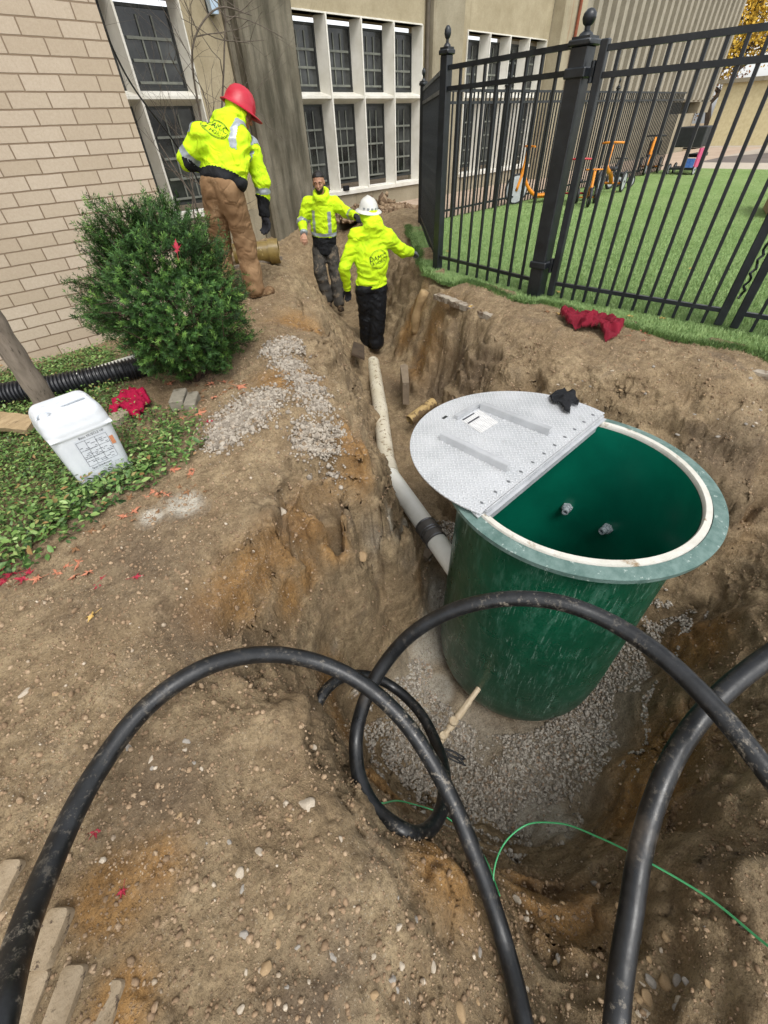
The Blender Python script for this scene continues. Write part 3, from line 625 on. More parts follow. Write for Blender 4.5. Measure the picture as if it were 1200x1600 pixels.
panel('picket_fence', CP1, FP, 27, 'black picket panel running diagonally from the corner post toward the building', 'fence', zt=(1.735, 1.77), zm=(1.59, 1.625))
g0 = np.array([4.345, 2.17]); g1 = np.array([4.47, .70])
gate = panel('metal_gate', g0, g1, 12, 'closed black metal picket gate hinged on the thick post', 'gate', inset=0, stiles=.06)
g2 = np.array([4.475, .585]); g3 = np.array([4.60, -1.1])
panel('metal_gate', g2, g3, 13, 'second black gate leaf cut off by the right edge of the picture', 'gate', inset=0, stiles=.06)
m = MB()
ch = [(4.475+.02*math.sin(k*1.9), .645+.012*math.cos(k*2.3), 1.0-k*.03) for k in range(26)]
for k in range(25): m.cyl(ch[k], ch[k+1], .009, n=6)
tag(m.build('gate_chain', MBK, None, smooth=60, loc=(4.475, .645, 0)), 'black chain hanging between the two gate leaves', 'chain')
x = FP[0]; k = 0
while x < 18:
    x2 = min(x+2.25, 18.2)
    t = panel('picket_fence', (x, 6.2), (x2, 6.2), 18, ['nearest','second','third','fourth','fifth','sixth'][k]+' black picket panel counted from the corner along the lawn and the building', 'fence', 'picket panels along the building', zt=(1.735, 1.77), zm=(1.59, 1.625))
    if k: post(x, 6.2, .06, 1.80, ['','first','second','third','fourth','fifth'][k]+' slim black post from the corner in the fence along the building', group='posts of the fence along the building')
    x = x2; k += 1
# turf edging
M_edge = M_('edging_concrete', '#a69c8c', '#857b6c', .95, 14, 60, .5, .01, c3='#6b5a48', ns3=9, t3=.5)
def edging(px0, px1, label, z=.0, w=.07):
    a = W(px0[0], px0[1], z); b = W(px1[0], px1[1], z); n = 26; m = MB(); T = b-a; L = np.hypot(T[0], T[1]); nx = np.array([-T[1], T[0], 0])/L
    V = []
    for i in range(n+1):
        p = a+T*i/n; j = rng.normal(0, .005, 4)
        for s_, zz in ((-1, -.05), (-1, .0), (1, .0), (1, -.05)): V.append(p+nx*(s_*w/2+j[0])+np.array([0, 0, zz+j[1 if s_ < 0 else 2]*.6]))
    F = [(i*4+k_, i*4+(k_+1) % 4, i*4+4+(k_+1) % 4, i*4+4+k_) for i in range(n) for k_ in range(4)]+[(3, 2, 1, 0), tuple(n*4+q for q in range(4))]
    tag(m.add(V, F).build('concrete_edging', M_edge, loc=a, smooth=50), label, 'edging')
edging((683, 458), (776, 494), 'cracked pale edging strip below the corner fence post', .0, .09)
edging((955, 522), (1230, 590), 'long pale edging strip between the dirt and turf under the gate', .0, .06)
# ------------------------------------------------------------------ green basin
TC = np.array([1.927, .594]); TZ = -.075
def green_frp(name='green_fibreglass'):
    t = NT(name); c = t.mix(t.ramp(t.noise(2.5, 5, .6), [(.35, 0.), (.7, 1.)]), hexc('#063f2b'), hexc('#0a4e36'))
    v = t.mapping((1, 1, .25)); c = t.mix(t.ramp(t.noise(16, 7, .75, v), [(.52, 0.), (.72, .4)]), c, hexc('#5e8d7b'))
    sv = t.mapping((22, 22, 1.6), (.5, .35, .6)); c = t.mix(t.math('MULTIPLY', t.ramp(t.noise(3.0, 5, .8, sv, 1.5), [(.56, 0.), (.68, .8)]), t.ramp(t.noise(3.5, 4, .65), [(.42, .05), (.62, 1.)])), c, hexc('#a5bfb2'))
    s = t.n('ShaderNodeSeparateXYZ'); t.l(t.co.outputs['Object'], s.inputs[0])
    low = t.ramp(t.math('ADD', t.math('MULTIPLY', s.outputs[2], -.45), t.math('MULTIPLY', t.noise(5, 5, .7), .6)), [(.62, 0.), (1.05, .75)])
    c = t.mix(low, c, hexc('#7c8f80'))
    return t.fin(c, t.ramp(t.noise(8, 4), [(.3, .22), (.7, .42)]), t.bump(t.noise(5, 5, .6), .35, .02), spec=.5)
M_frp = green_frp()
def frp_in():
    t = NT('green_fibreglass_inside'); c = t.mix(t.ramp(t.noise(2.5, 5, .6), [(.35, 0.), (.7, 1.)]), hexc('#087058'), hexc('#075a47'))
    sv = t.mapping((18, 18, 2.0), (.9, .25, .2)); c = t.mix(t.ramp(t.noise(3.0, 5, .8, sv, 1.2), [(.69, 0.), (.77, .35)]), c, hexc('#8db5a2'))
    return t.fin(c, .3, t.bump(t.noise(7, 6, .65), .25, .01), spec=.5)
M_frpi = frp_in()
tk = thing('pump_basin', 'large round green fibreglass basin standing in the pit', 'basin', (TC[0], TC[1], -1.97))
c3 = (TC[0], TC[1], 0)
out = [(.602, TZ-.005), (.606, TZ-.25), (.614, -.7), (.625, -1.3), (.628, -1.7), (.615, -1.84), (.58, -1.93), (.50, -1.975), (.001, -1.98)]
def refine(p, n=6): return [tuple(q) for q in spline([(a, b_, 0) for a, b_ in p], n)]
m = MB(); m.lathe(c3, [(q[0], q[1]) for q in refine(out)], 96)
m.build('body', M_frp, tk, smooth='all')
m = MB(); m.lathe(c3, [(.001, -1.95), (.48, -1.945), (.57, -1.90), (.60, -1.7), (.598, -.7), (.594, TZ-.004)], 96); m.build('inner_wall', M_frpi, tk, smooth=50)
M_rim = M_('weathered_green_flange', '#46625b', '#6d847e', .5, 14, 60, .4, .006, c3='#a9b5ae', ns3=26, t3=.60)
m = MB(); m.lathe(c3, [(.598, TZ-.02), (.66, TZ-.03), (.70, TZ-.022), (.702, TZ+.004), (.66, TZ+.012), (.637, TZ+.0125)], 120); m.build('flange', M_rim, tk, smooth=40)
M_seal = M_('white_gasket', '#cfcdc4', '#bbb8ac', .6, 12, 80, .4, .004, c3='#8f7c62', ns3=4.2, t3=.56)
m = MB(); m.lathe(c3, [(.598, TZ-.006), (.598, TZ+.012), (.603, TZ+.0205), (.630, TZ+.0205), (.6345, TZ+.008)], 120); m.build('gasket', M_seal, tk, smooth=40)
# diamond plate
def plate_mat():
    t = NT('diamond_plate'); sc = 1/.034
    h = None
    for k, (ang, off) in enumerate(((.785, 0.), (-.785, .5))):
        v = t.mapping((sc, sc, sc), (0, 0, 0), (off, off, 0)); s = t.n('ShaderNodeSeparateXYZ'); t.l(v, s.inputs[0])
        # checker-like lozenges: two families on a shifted lattice
        f = [t.math('SUBTRACT', t.math('FRACT', s.outputs[i]), .5) for i in (0, 1)]
        ca, sa = math.cos(ang), math.sin(ang)
        uu = t.math('ADD', t.math('MULTIPLY', f[0], ca), t.math('MULTIPLY', f[1], sa)); vv_ = t.math('SUBTRACT', t.math('MULTIPLY', f[1], ca), t.math('MULTIPLY', f[0], sa))
        e = t.math('ADD', t.math('POWER', t.math('MULTIPLY', uu, 1/.46), 2), t.math('POWER', t.math('MULTIPLY', vv_, 1/.13), 2))
        e = t.math('SUBTRACT', 1.0, e, True); h = e if h is None else t.math('MAXIMUM', h, e)
    hb = t.ramp(h, [(0., 0.), (.45, 1.)])
    c = t.mix(t.ramp(t.noise(5, 5, .6), [(.35, 0.), (.7, 1.)]), hexc('#cfd1d3'), hexc('#b9bcbe')); c = t.mix(t.math('MULTIPLY', hb, .55), c, hexc('#f0f1f2'))
    c = t.mix(t.ramp(t.noise(22, 5, .7), [(.62, 0.), (.72, .4)]), c, hexc('#8a8478'))
    r = t.math('ADD', .34, t.math('MULTIPLY', t.noise(9, 4), .22))
    return t.fin(c, r, t.bump(hb, 1.0, .008), .35)
M_plate = plate_mat()
M_alu = M_('mill_aluminium', '#c2c4c6', '#a9abad', .45, 6, 90, .15, .002, metal=.3)
LC = np.array([1.95, .925]); LR = .672; LZ = TZ+.036
def halfdisc(cx, cy, r, y0, z0, z1, sign, name, mat, n=72):
    h = y0-cy; a0 = math.asin(max(-1, min(1, h/r)))
    if sign > 0: an = np.linspace(a0, math.pi-a0, n)
    else: an = np.linspace(math.pi-a0, 2*math.pi+a0, n)
    m = MB(); m.prism([(cx+r*math.cos(a), cy+r*math.sin(a)) for a in an], z0, z1); return m.build(name, mat, tk)
HR = math.radians(3.2)
hy = .757
halfdisc(TC[0], TC[1], .665, hy+.004, TZ+.021, TZ+.0275, 1, 'fixed_cover', M_plate)
lidp = halfdisc(LC[0], LC[1], LR, hy+.004, LZ, LZ+.007, 1, 'folded_cover', M_plate)
# stiffeners measured on the lid
zl = LZ+.0075
def L3(x, y, z=zl): return W(x, y, z)
m = MB()
def channel(p, q, h=.042, w=.03):
    p = L3(*p); q = L3(*q); d_ = (q-p)/np.linalg.norm(q-p); n_ = np.array([-d_[1], d_[0], 0])
    mm = MB(); mm.bar(p+(0, 0, h/2), q+(0, 0, h/2), .005, h); mm.bar(p+n_*.017+(0, 0, h), q+n_*.017+(0, 0, h), .034, .005)
    mm.bar(p+n_*.017+(0, 0, .0035), q+n_*.017+(0, 0, .0035), .034, .005)
    for k in range(9): c_ = p+(q-p)*(k+.5)/9; mm.ball(c_-n_*.006, .006, 8, (1.6, 1, .8))
    return mm
channel((687, 687), (791, 738)).build('stiffener', M_alu, lidp, smooth=35)
channel((750, 640), (856, 681)).build('stiffener', M_alu, lidp, smooth=35)
mm = MB(); p = L3(712, 655); q = L3(748, 634); mm.bar(p+(0, 0, .013), q+(0, 0, .013), .03, .024)
mm.build('hasp_bracket', M_alu, lidp)
# label sheet: plain plate with printed rules
def label_mat():
    t = NT('printed_label'); o = t.co.outputs['Object']; s = t.n('ShaderNodeSeparateXYZ'); t.l(o, s.inputs[0])
    w = t.math('SINE', t.math('MULTIPLY', s.outputs[1], 520)); ln = t.math('MULTIPLY', t.math('GREATER_THAN', w, .35), t.math('GREATER_THAN', t.noise(130, 2, .5, t.mapping((1, .1, 1))), .47))
    c = t.mix(t.math('MULTIPLY', ln, .55), hexc('#cfcfcd'), hexc('#5d5d62')); return t.fin(c, .5)
a, b_, c_, d_ = [L3(*p, zl+.001) for p in ((721, 657), (749, 640), (779, 660), (752, 677))]
mesh_np('printed_label', [a, b_, c_, d_], [(3, 2, 1, 0)], label_mat(), lidp)
m = MB()
for (p, q, r_, s_) in (((722, 655.5), (740, 645), (742, 646), (724, 657)), ((730, 661), (748, 650), (750, 651.5), (732, 662.5))):
    m.add([L3(*k, zl+.0022) for k in (p, q, r_, s_)], [(3, 2, 1, 0)])
m.build('label_heading', M_('dark_print', '#3a3a3f', '#3a3a3f', .6), lidp)
m = MB(); m.bx(LC[0]-.5, LC[0]-.44, .99, 1.005, zl-.001, zl+.0012)
L_ = L3(695, 652); mm = MB(); mm.bar(L3(692, 654, zl+.001), L3(698, 650, zl+.001), .018, .002); mm.build('latch_slot', M_steel, lidp)
# hinge screws along the straight edge
x0, x1 = LC[0]-.585, LC[0]+.575
M_bolt = M_('dull_bolt', '#9a9c9e', '#7f8284', .45, metal=.7)
for k in range(11):
    m = MB(); x = x0+(x1-x0)*k/10; m.cyl((x, hy+.045, zl-.001), (x, hy+.045, zl+.004), .006, n=10); m.bx(x-.002, x+.002, hy+.035, hy+.055, zl, zl+.006); m.build('hinge_bolt', M_bolt, lidp, smooth=35)

m = MB(); m.bx(x0-.035, x1+.045, hy-.010, hy+.002, TZ-.045, LZ+.006); m.bx(x0-.035, x1+.045, hy-.028, hy-.0105, TZ+.020, TZ+.026); m.cyl((x0-.03, hy-.004, LZ+.008), (x1+.03, hy-.004, LZ+.008), .005, n=8)
m.build('hinge_beam', M_alu, tk)
# wall fittings inside: placed on the far inside wall
for px, py in ((886, 793), (949, 826)):
    d = ray(px, py); R = .59; A = d[0]**2+d[1]**2; B = -2*(TC[0]*d[0]+TC[1]*d[1]); Cc = TC[0]**2+TC[1]**2-R*R; ts = (-B+math.sqrt(B*B-4*A*Cc))/(2*A)
    p = CP+d*ts; n_ = np.array([TC[0]-p[0], TC[1]-p[1], 0]); n_ /= np.linalg.norm(n_)
    m = MB(); m.cyl(p-n_*.02, p+n_*.012, .04, n=6); m.cyl(p+n_*.01, p+n_*.03, .032, n=8); m.ring(p+n_*.028, p+n_*.062, .024, .015, 16); m.cyl(p+n_*.03, p+n_*.034, .016, n=12)
    m.build('pipe_fitting', M_('grey_plastic', '#aeb6ba', '#939ba0', .5), tk, smooth=35)

# ------------------------------------------------------------------ pipes in the trench
def pvc(name, c1, c2, dirt, t3):
    return M_(name, c1, c2, .5, 5, 50, .25, .004, c3=dirt, ns3=22, t3=t3)
M_pvcd = pvc('muddy_pvc', '#cfc8b6', '#bcb29b', '#7d6a50', .55)
M_pvc = pvc('white_pvc', '#e8e7de', '#dad8cc', '#9c8f78', .70)
pa, pb, pc = W(583, 566, -.88), W(606, 738, -.93), W(712, 888, -1.02)
mp = thing('sewer_pipe', 'white and muddy drain pipe running down the trench to the green basin', 'pipe', pb)
PR = .078
def along(a, b, t): return a+(b-a)*t
pm = W(594, 640, -.90)
m = MB(); m.tube(spline([pa, along(pa, pm, .5), pm, along(pm, pb, .9), pb], 6), PR, 24); m.build('muddy_pipe', M_pvcd, mp, smooth=50)
m = MB(); m.cyl(pm-(pb-pm)*.06, pm+(pb-pm)*.12, PR+.004, n=24); m.build('pipe_joint', M_pvcd, mp, smooth=40)
m = MB(); m.cyl(pb-(pb-pm)/np.linalg.norm(pb-pm)*.12, pb+(pc-pb)*.03, PR+.009, n=24); m.build('pipe_joint', M_pvcd, mp, smooth=40)
e_ = pc+(pc-pb)/np.linalg.norm(pc-pb)*.05
m = MB(); m.cyl(pb, e_, PR+.001, n=28); m.build('white_pipe', M_pvc, mp, smooth=50)
c0, c1 = along(pb, pc, .60), along(pb, pc, .76)
M_rub = M_('grey_coupling_rubber', '#6b6762', '#55524e', .5, 6, metal=.3); m = MB(); m.cyl(c0, c1, PR+.008, n=28); m.build('coupling_sleeve', M_rub, mp, smooth=50)
m = MB()
for t_ in (.03, .42, .55, .92): q0 = along(c0, c1, t_); q1 = along(c0, c1, t_+.06); m.cyl(q0, q1, PR+.0115, n=28)
m.build('hose_clamp', M_('clamp_steel', '#8f9092', '#6d6e70', .35, metal=.85), mp, smooth=40)
# short clay stub
a = W(640, 657, -.86); b_ = W(668, 636, -.80)
m = MB(); m.ring(a, b_+(b_-a)*.35, .055, .047, 24); tag(m.build('pipe_stub', M_('muddy_clay', '#b59a68', '#8f7748', .8, 10, 40, .4, c3='#5c4930', ns3=8, t3=.5), loc=a, smooth=40), 'short muddy yellow pipe stub poking from the trench wall beside the lid', 'pipe')
# old buried pipe standing in the right bank
a = W(664, 455, -.06); b_ = W(648, 520, -.56)
m = MB(); m.tube(spline([a, (a+b_)/2+np.array([-.03, .02, 0]), b_], 6), [.05+.006*math.sin(k) for k in range(13)], 12)
tag(m.build('buried_pipe', M_('tan_root', '#a98f68', '#8a714e', .85, 12, 30, .6, .01), loc=a, smooth='all'), 'tan mud-caked old pipe standing in the right bank of the trench', 'pipe')
# brown clay pipe beside the red helmet worker
a = W(436, 392, .26); d_ = np.array([-.8, .55, 0.]); d_ /= np.linalg.norm(d_); b_ = a+d_*.55
t = thing('clay_pipe', 'wide brown glazed clay pipe lying on the bank beside the tan trousers', 'pipe', a)
M_clay = M_('glazed_clay', '#8f7a45', '#6d5a30', .35, 8, 20, .2, .004, c3='#b9a574', ns3=10, t3=.6)
MB().ring(a+d_*.1, b_, .115, .095, 32).build('barrel', M_clay, t, smooth=40); MB().ring(a, a+d_*.12, .135, .115, 32).build('socket', M_clay, t, smooth=40)

# ------------------------------------------------------------------ valve on the basin foot
vd = thing('drain_valve', 'cream plastic valve and nipples at the foot of the green basin', 'valve', W(700, 1140, -1.8))
va, vb = W(746, 1078, -1.62), W(686, 1160, -1.84)
M_cpvc = M_('cream_plastic', '#cfbfa3', '#b9a587', .55, 8)
def al(t_): return va+(vb-va)*t_
m = MB(); m.cyl(al(-.15), al(.2), .019, n=16); m.cyl(al(.2), al(.42), .023, n=8); m.cyl(al(.42), al(.9), .018, n=16); m.build('nipple', M_cpvc, vd, smooth=35)
m = MB(); m.cyl(al(.36), al(.52), .026, n=16); m.cyl(al(.56), al(.74), .027, n=16); m.cyl(al(.80), al(1.06), .026, n=8); m.build('valve_body', M_cpvc, vd, smooth=35)
for t_, r_ in ((.63, .030), (.90, .026)):
    c_ = al(t_); m = MB(); m.cyl(c_+(0, 0, .01), c_+(-.004, 0, .045), r_, n=24); m.lathe(c_+(-.004, 0, .045), [(r_, 0), (r_*.85, .006), (r_*.7, .003), (r_*.55, .006), (r_*.4, .003), (.001, .005)], 24); m.build('cap', M_cpvc, vd, smooth=35)
cb_ = thing('cable_bundle', 'short bundle of black cables frayed on the gravel below the valve', 'cable', W(700, 1180, -1.9))
M_cable = M_('black_rubber', '#17181a', '#2b2c2e', .5, 12)
for k in range(7):
    a = W(684+rng.uniform(-4, 4), 1170+rng.uniform(-4, 4), -1.86); b_ = W(728+rng.uniform(-10, 3), 1190+rng.uniform(-8, 10), -1.9); mid = (a+b_)/2+np.array([rng.normal(0, .012), rng.normal(0, .012), .02])
    MB().tube(spline([a, mid, b_], 6), .0055, 8).build('cable', M_cable, cb_, smooth='all')

# ------------------------------------------------------------------ black conduits looping over the pit
def hose_mat():
    t = NT('black_hdpe'); c = t.mix(t.ramp(t.noise(14, 6, .7), [(.45, 0.), (.75, 1.)]), hexc('#101214'), hexc('#232528'))
    c = t.mix(t.ramp(t.noise(34, 6, .8), [(.57, 0.), (.66, 1.)]), c, hexc('#7a7468')) if False else t.mix(t.math('MULTIPLY', t.ramp(t.noise(34, 6, .8), [(.54, 0.), (.64, .75)]), t.ramp(t.noise(2.6, 4, .6), [(.44, .08), (.62, 1.)])), c, hexc('#857d70'))
    c = t.mix(t.ramp(t.noise(3.2, 5, .7), [(.63, 0.), (.72, .35)]), c, hexc('#5a5146'))
    return t.fin(c, t.ramp(t.noise(20, 5, .7), [(.3, .24), (.7, .55)]), t.bump(t.noise(60, 5, .7), .25, .003), spec=.5)
M_hose = hose_mat()
HR_ = .0305
def hose(name, pts, r, label, cat, mat=M_hose, n=24, grp=None, sink=0, pre=(), post=()):
    P = []
    for x, y, t_ in pts:
        tg = float((G(x, y)-CP) @ CF) if (0 < x < 1200 and 0 < y < 1600) else 9; P.append([x, y, t_, max(0, t_-tg+.036)])
    dl = [q[3] for q in P]
    if sink: dl[-sink:] = [0]*sink
    for _ in range(2): dl = [max(dl[i], .6*max(dl[max(i-1, 0)], dl[min(i+1, len(dl)-1)])) if i < len(dl)-sink else dl[i] for i in range(len(dl))]
    P = [WT(q[0], q[1], q[2]-e) for q, e in zip(P, dl)]
    gp = lambda L: [np.array([a, b, gz((a, b))+r*s_]) for a, b, s_ in L]
    P = gp(pre)+P+gp(post)
    S = spline(P, 14); o = MB().tube(S, r, n).build(name, mat, smooth='all', loc=P[0]); return tag(o, label, cat, grp)
hose('black_conduit', [(-40, 1780, .66), (-2, 1600, .74), (28, 1480, .85), (78, 1350, 1.0), (145, 1215, 1.16), (232, 1102, 1.30), (320, 1043, 1.40), (400, 1023, 1.50), (480, 1030, 1.58), (550, 1058, 1.60), (625, 1120, 1.58), (690, 1218, 1.52), (745, 1345, 1.44), (790, 1480, 1.36), (818, 1600, 1.22), (835, 1720, 1.1)], HR_,
     'black conduit arching from the bottom left corner across the middle foreground', 'conduit', pre=[(-1.5, -.6, .9), (-1.05, -.1, .9)], post=[(.15, -.9, .9), (-.3, -1.5, .9)])
hose('black_conduit', [(1600, 1850, 1.02), (1480, 1620, 1.0), (1380, 1460, .98), (1290, 1330, 1.02), (1200, 1208, 1.12), (1110, 1098, 1.24), (1030, 1022, 1.36), (950, 970, 1.46), (880, 943, 1.52), (810, 935, 1.58), (735, 945, 1.64), (665, 975, 1.72), (610, 1025, 1.80), (572, 1090, 1.84), (556, 1160, 1.84), (563, 1220, 1.80), (590, 1268, 1.72), (628, 1297, 1.70), (664, 1300, 1.74), (688, 1270, 1.84), (695, 1220, 2.00), (683, 1165, 2.24), (655, 1112, 2.44), (615, 1074, 2.56), (570, 1055, 2.50), (525, 1064, 2.36), (500, 1092, 2.26), (488, 1125, 2.22), (480, 1160, 2.2)], HR_,
     'black conduit coiled in front of the basin and leaving at the right edge', 'conduit', sink=5)
hose('black_conduit', [(1330, 950, 1.45), (1200, 1026, 1.43), (1120, 1092, 1.40), (1060, 1170, 1.36), (1022, 1255, 1.31), (998, 1345, 1.26), (985, 1430, 1.21), (972, 1510, 1.16), (963, 1600, 1.12), (958, 1700, 1.05)], .0335,
     'thick black conduit rising from the bottom right foreground to the right edge', 'conduit', pre=[(3.6, -1.3, .9), (3.1, -1.0, 1.5)], post=[(.55, -1.3, .9), (.3, -1.9, .9)])
M_wire = M_('green_wire', '#3f9b62', '#58b57a', .4, 6)
hose('tracer_wire', [(1260, 1520, .85), (1200, 1478, .95), (1110, 1405, 1.10), (1015, 1348, 1.25), (935, 1308, 1.42), (870, 1286, 1.6), (820, 1290, 1.7), (788, 1318, 1.74), (772, 1360, 1.72), (770, 1398, 1.80)], .0031, 'thin green wire curving over the near side of the pit to the right edge', 'wire', M_wire, 8)
hose('tracer_wire', [(595, 1255, 2.6), (640, 1255, 2.5), (690, 1272, 2.3), (728, 1302, 2.05), (760, 1345, 1.9), (781, 1400, 1.84)], .0031, 'short green wire passing behind the black coil into the dirt', 'wire', M_wire, 8)
# ------------------------------------------------------------------ implicit surfaces (for bodies, cloth, jug)
def surface_nets(v, lo, h):
    ins = v < 0; n0, n1, n2 = v.shape
    c = np.zeros((n0-1, n1-1, n2-1), np.int8)
    for a in (0, 1):
        for b in (0, 1):
            for d in (0, 1): c += ins[a:n0-1+a, b:n1-1+b, d:n2-1+d]
    act = (c > 0) & (c < 8); I = np.argwhere(act); idx = -np.ones(act.shape, np.int64); idx[act] = np.arange(len(I))
    S = np.zeros((len(I), 3)); K = np.zeros(len(I)); cor = [(a, b, d) for a in (0, 1) for b in (0, 1) for d in (0, 1)]
    val = {q: v[I[:, 0]+q[0], I[:, 1]+q[1], I[:, 2]+q[2]] for q in cor}
    for q in cor:
        for ax in range(3):
            if q[ax]: continue
            r = list(q); r[ax] = 1; r = tuple(r); A, B = val[q], val[r]; m = (A < 0) != (B < 0)
            t = np.where(m, A/np.where(m, A-B, 1), 0); P = np.array(q, float)[None, :].repeat(len(I), 0); P[:, ax] += t
            S[m] += P[m]; K[m] += 1
    V = (I+S/K[:, None])*h+np.array(lo)
    F = []
    for ax in range(3):
        b, d = (ax+1) % 3, (ax+2) % 3
        s0 = [slice(None)]*3; s1 = [slice(None)]*3; s0[ax] = slice(0, -1); s1[ax] = slice(1, None)
        e = ins[tuple(s0)] != ins[tuple(s1)]; E = np.argwhere(e); E = E[(E[:, b] > 0) & (E[:, d] > 0) & (E[:, b] < v.shape[b]-1) & (E[:, d] < v.shape[d]-1)]
        if not len(E): continue
        def cell(db, dd):
            q = E.copy(); q[:, b] += db; q[:, d] += dd; return idx[q[:, 0], q[:, 1], q[:, 2]]
        Q = np.stack([cell(-1, -1), cell(0, -1), cell(0, 0), cell(-1, 0)], 1)
        fl = ~ins[E[:, 0], E[:, 1], E[:, 2]]; Q[fl] = Q[fl][:, ::-1]; F.append(Q)
    return V, np.vstack(F)
def sdf_mesh(fn, lo, hi, h):
    lo = np.array(lo, float); n = np.ceil((np.array(hi)-lo)/h).astype(int)+1
    g = np.stack(np.meshgrid(*[lo[i]+np.arange(n[i])*h for i in range(3)], indexing='ij'), -1)
    return surface_nets(fn(g), lo, h)
def cap(P, a, b, ra, rb):
    a = np.asarray(a, float); b = np.asarray(b, float); d = b-a; t = np.clip(((P-a) @ d)/max(d @ d, 1e-9), 0, 1)
    return np.linalg.norm(P-a-t[..., None]*d, axis=-1)-(ra+(rb-ra)*t)
def ell(P, c, r, Rm=None):
    q = P-np.asarray(c, float)
    if Rm is not None: q = q @ Rm
    r = np.asarray(r, float); k = np.linalg.norm(q/r, axis=-1); return (k-1)*r.min()
def smin(a, b, k=.03):
    h = np.clip(.5+.5*(b-a)/k, 0, 1); return b*(1-h)+a*h-k*h*(1-h)
def smax(a, b, k=.02): return -smin(-a, -b, k)
def unit(v): v = np.asarray(v, float); return v/np.linalg.norm(v)
def frame(up, fwd):
    u = unit(up); f = np.asarray(fwd, float); f = unit(f-u*(f @ u)); r = np.cross(f, u); return np.stack([r, f, u], 1)   # cols: right, fwd, up
def bounds(pts, pad): P = np.array(pts); return P.min(0)-pad, P.max(0)+pad
def torso(P, a, b, Fm, w0, w1, d0, d1):
    """elliptic trunk from a (bottom) to b (top); w half width, d half depth"""
    ax = b-a; L = np.linalg.norm(ax); q = (P-a) @ Fm; t = np.clip(q[..., 2]/L, 0, 1)
    w = w0+(w1-w0)*t; d = d0+(d1-d0)*t; k = np.sqrt((q[..., 0]/w)**2+(q[..., 1]/d)**2); e = (k-1)*np.minimum(w, d)
    return smax(e, np.abs(q[..., 2]-L/2)-L/2, .05)
def folds(P, amp, seed, sc=(9, 9, 16)):
    w = fbm(P*4, 2, seed+5)*.5; Q = (P+w[..., None]*.12)*np.array(sc); return (1-np.abs(fbm(Q, 2, seed, .5))*2.6)*amp

M_skin = M_('skin', '#9a6a50', '#87583f', .55, 30, 120, .1, .002)
M_skind = M_('tan_skin', '#b48970', '#a0745b', .6, 30, 120, .1, .002)
def fabric(name, c1, c2, dirt, t3=.6, ns3=7, bs=300, rough=.85):
    t = NT(name); c = t.mix(t.ramp(t.noise(5, 5, .6), [(.35, 0.), (.68, 1.)]), hexc(c1), hexc(c2)); c = t.mix(t.ramp(t.noise(ns3, 6, .75), [(t3, 0.), (t3+.08, .8)]), c, hexc(dirt))
    cr = t.ramp(t.math('ABSOLUTE', t.math('SUBTRACT', t.noise(5, 2, .5, dist=1.2), .5)), [(0., 0.), (.07, 1.)])
    return t.fin(c, rough, t.bump(cr, .45, .010, t.bump(t.noise(bs, 4, .6), .3, .002)), spec=.2)
def hivis(name, dirt, t3):
    t = NT(name); c = t.mix(t.ramp(t.noise(6, 4, .6), [(.35, 0.), (.7, 1.)]), (.60, .86, .015), (.50, .76, .02))
    c = t.mix(t.ramp(t.noise(9, 6, .75), [(t3, 0.), (t3+.09, .65)]), c, hexc(dirt))
    cr = t.math('ABSOLUTE', t.math('SUBTRACT', t.noise(4.2, 2, .5, dist=1.2), .5)); cr = t.ramp(cr, [(0., 0.), (.07, 1.)]); return t.fin(c, .85, t.bump(cr, .5, .012, t.bump(t.noise(28, 5, .7), .4, .012)), spec=.2)
M_hv = hivis('hi_vis_yellow', '#6f7a22', .60); M_hv2 = hivis('hi_vis_yellow_clean', '#8d9a2c', .66)
M_tape = M_('reflective_tape', '#a9b0b4', '#8f979c', .35, 20, 200, .1, metal=.2)
M_blackc = fabric('black_cloth', '#191a1c', '#26272a', '#4d4740', .63)
M_brownp = fabric('tan_work_trousers', '#8f7355', '#75593e', '#b39a7b', .58, 6)
M_greyp = fabric('grey_muddy_trousers', '#3a3835', '#4a4742', '#75695a', .54, 8)
M_blackp = fabric('black_rain_trousers', '#141518', '#202225', '#4f4a44', .66, 16, 40, .5)
M_boot = fabric('muddy_boot', '#7c6145', '#5d4733', '#a58b68', .55, 12)
M_bootd = fabric('dark_boot', '#3b3026', '#2a231d', '#6d5a43', .5, 12)
M_glove = fabric('dark_glove', '#232326', '#323236', '#5b5248', .62, 20)
M_gloveg = fabric('grey_glove', '#77787a', '#5d5e60', '#3f3c38', .55, 20)
M_hair = M_('black_hair', '#0f0d0c', '#1c1815', .6, 60, 150, .5, .004, stretch=(1, 1, .3))

def head_sdf(P, c, Fm):
    q = (P-c) @ Fm; x, y, z = q[..., 0], q[..., 1], q[..., 2]; Q = q
    d = ell(Q, (0, -.012, .035), (.076, .096, .088))
    d = smin(d, ell(Q, (0, .018, -.030), (.060, .074, .078)), .03)            # face
    d = smin(d, ell(Q, (0, .058, -.088), (.030, .026, .022)), .03)            # chin
    d = smin(d, ell(Q, (0, .074, .022), (.052, .016, .012)), .016)           # brow
    d = smin(d, cap(Q, (0, .088, .010), (0, .106, -.030), .007, .013), .012)  # nose
    for s in (-1, 1):
        d = smax(d, -ell(Q, (s*.031, .094, .004), (.015, .013, .009)), .012)
        d = smin(d, ell(Q, (s*.031, .080, .003), (.0125, .0125, .0115)), .002)
        d = smin(d, ell(Q, (s*.079, -.006, -.010), (.009, .020, .031)), .008) # ears
        d = smin(d, ell(Q, (s*.036, .066, -.025), (.018, .016, .016)), .02)
    d = smin(d, ell(Q, (0, .088, -.055), (.025, .010, .0055)), .005); d = smin(d, ell(Q, (0, .086, -.067), (.020, .010, .006)), .005)
    d = smax(d, -ell(Q, (0, .100, -.0610), (.021, .006, .0016)), .002)
    return d
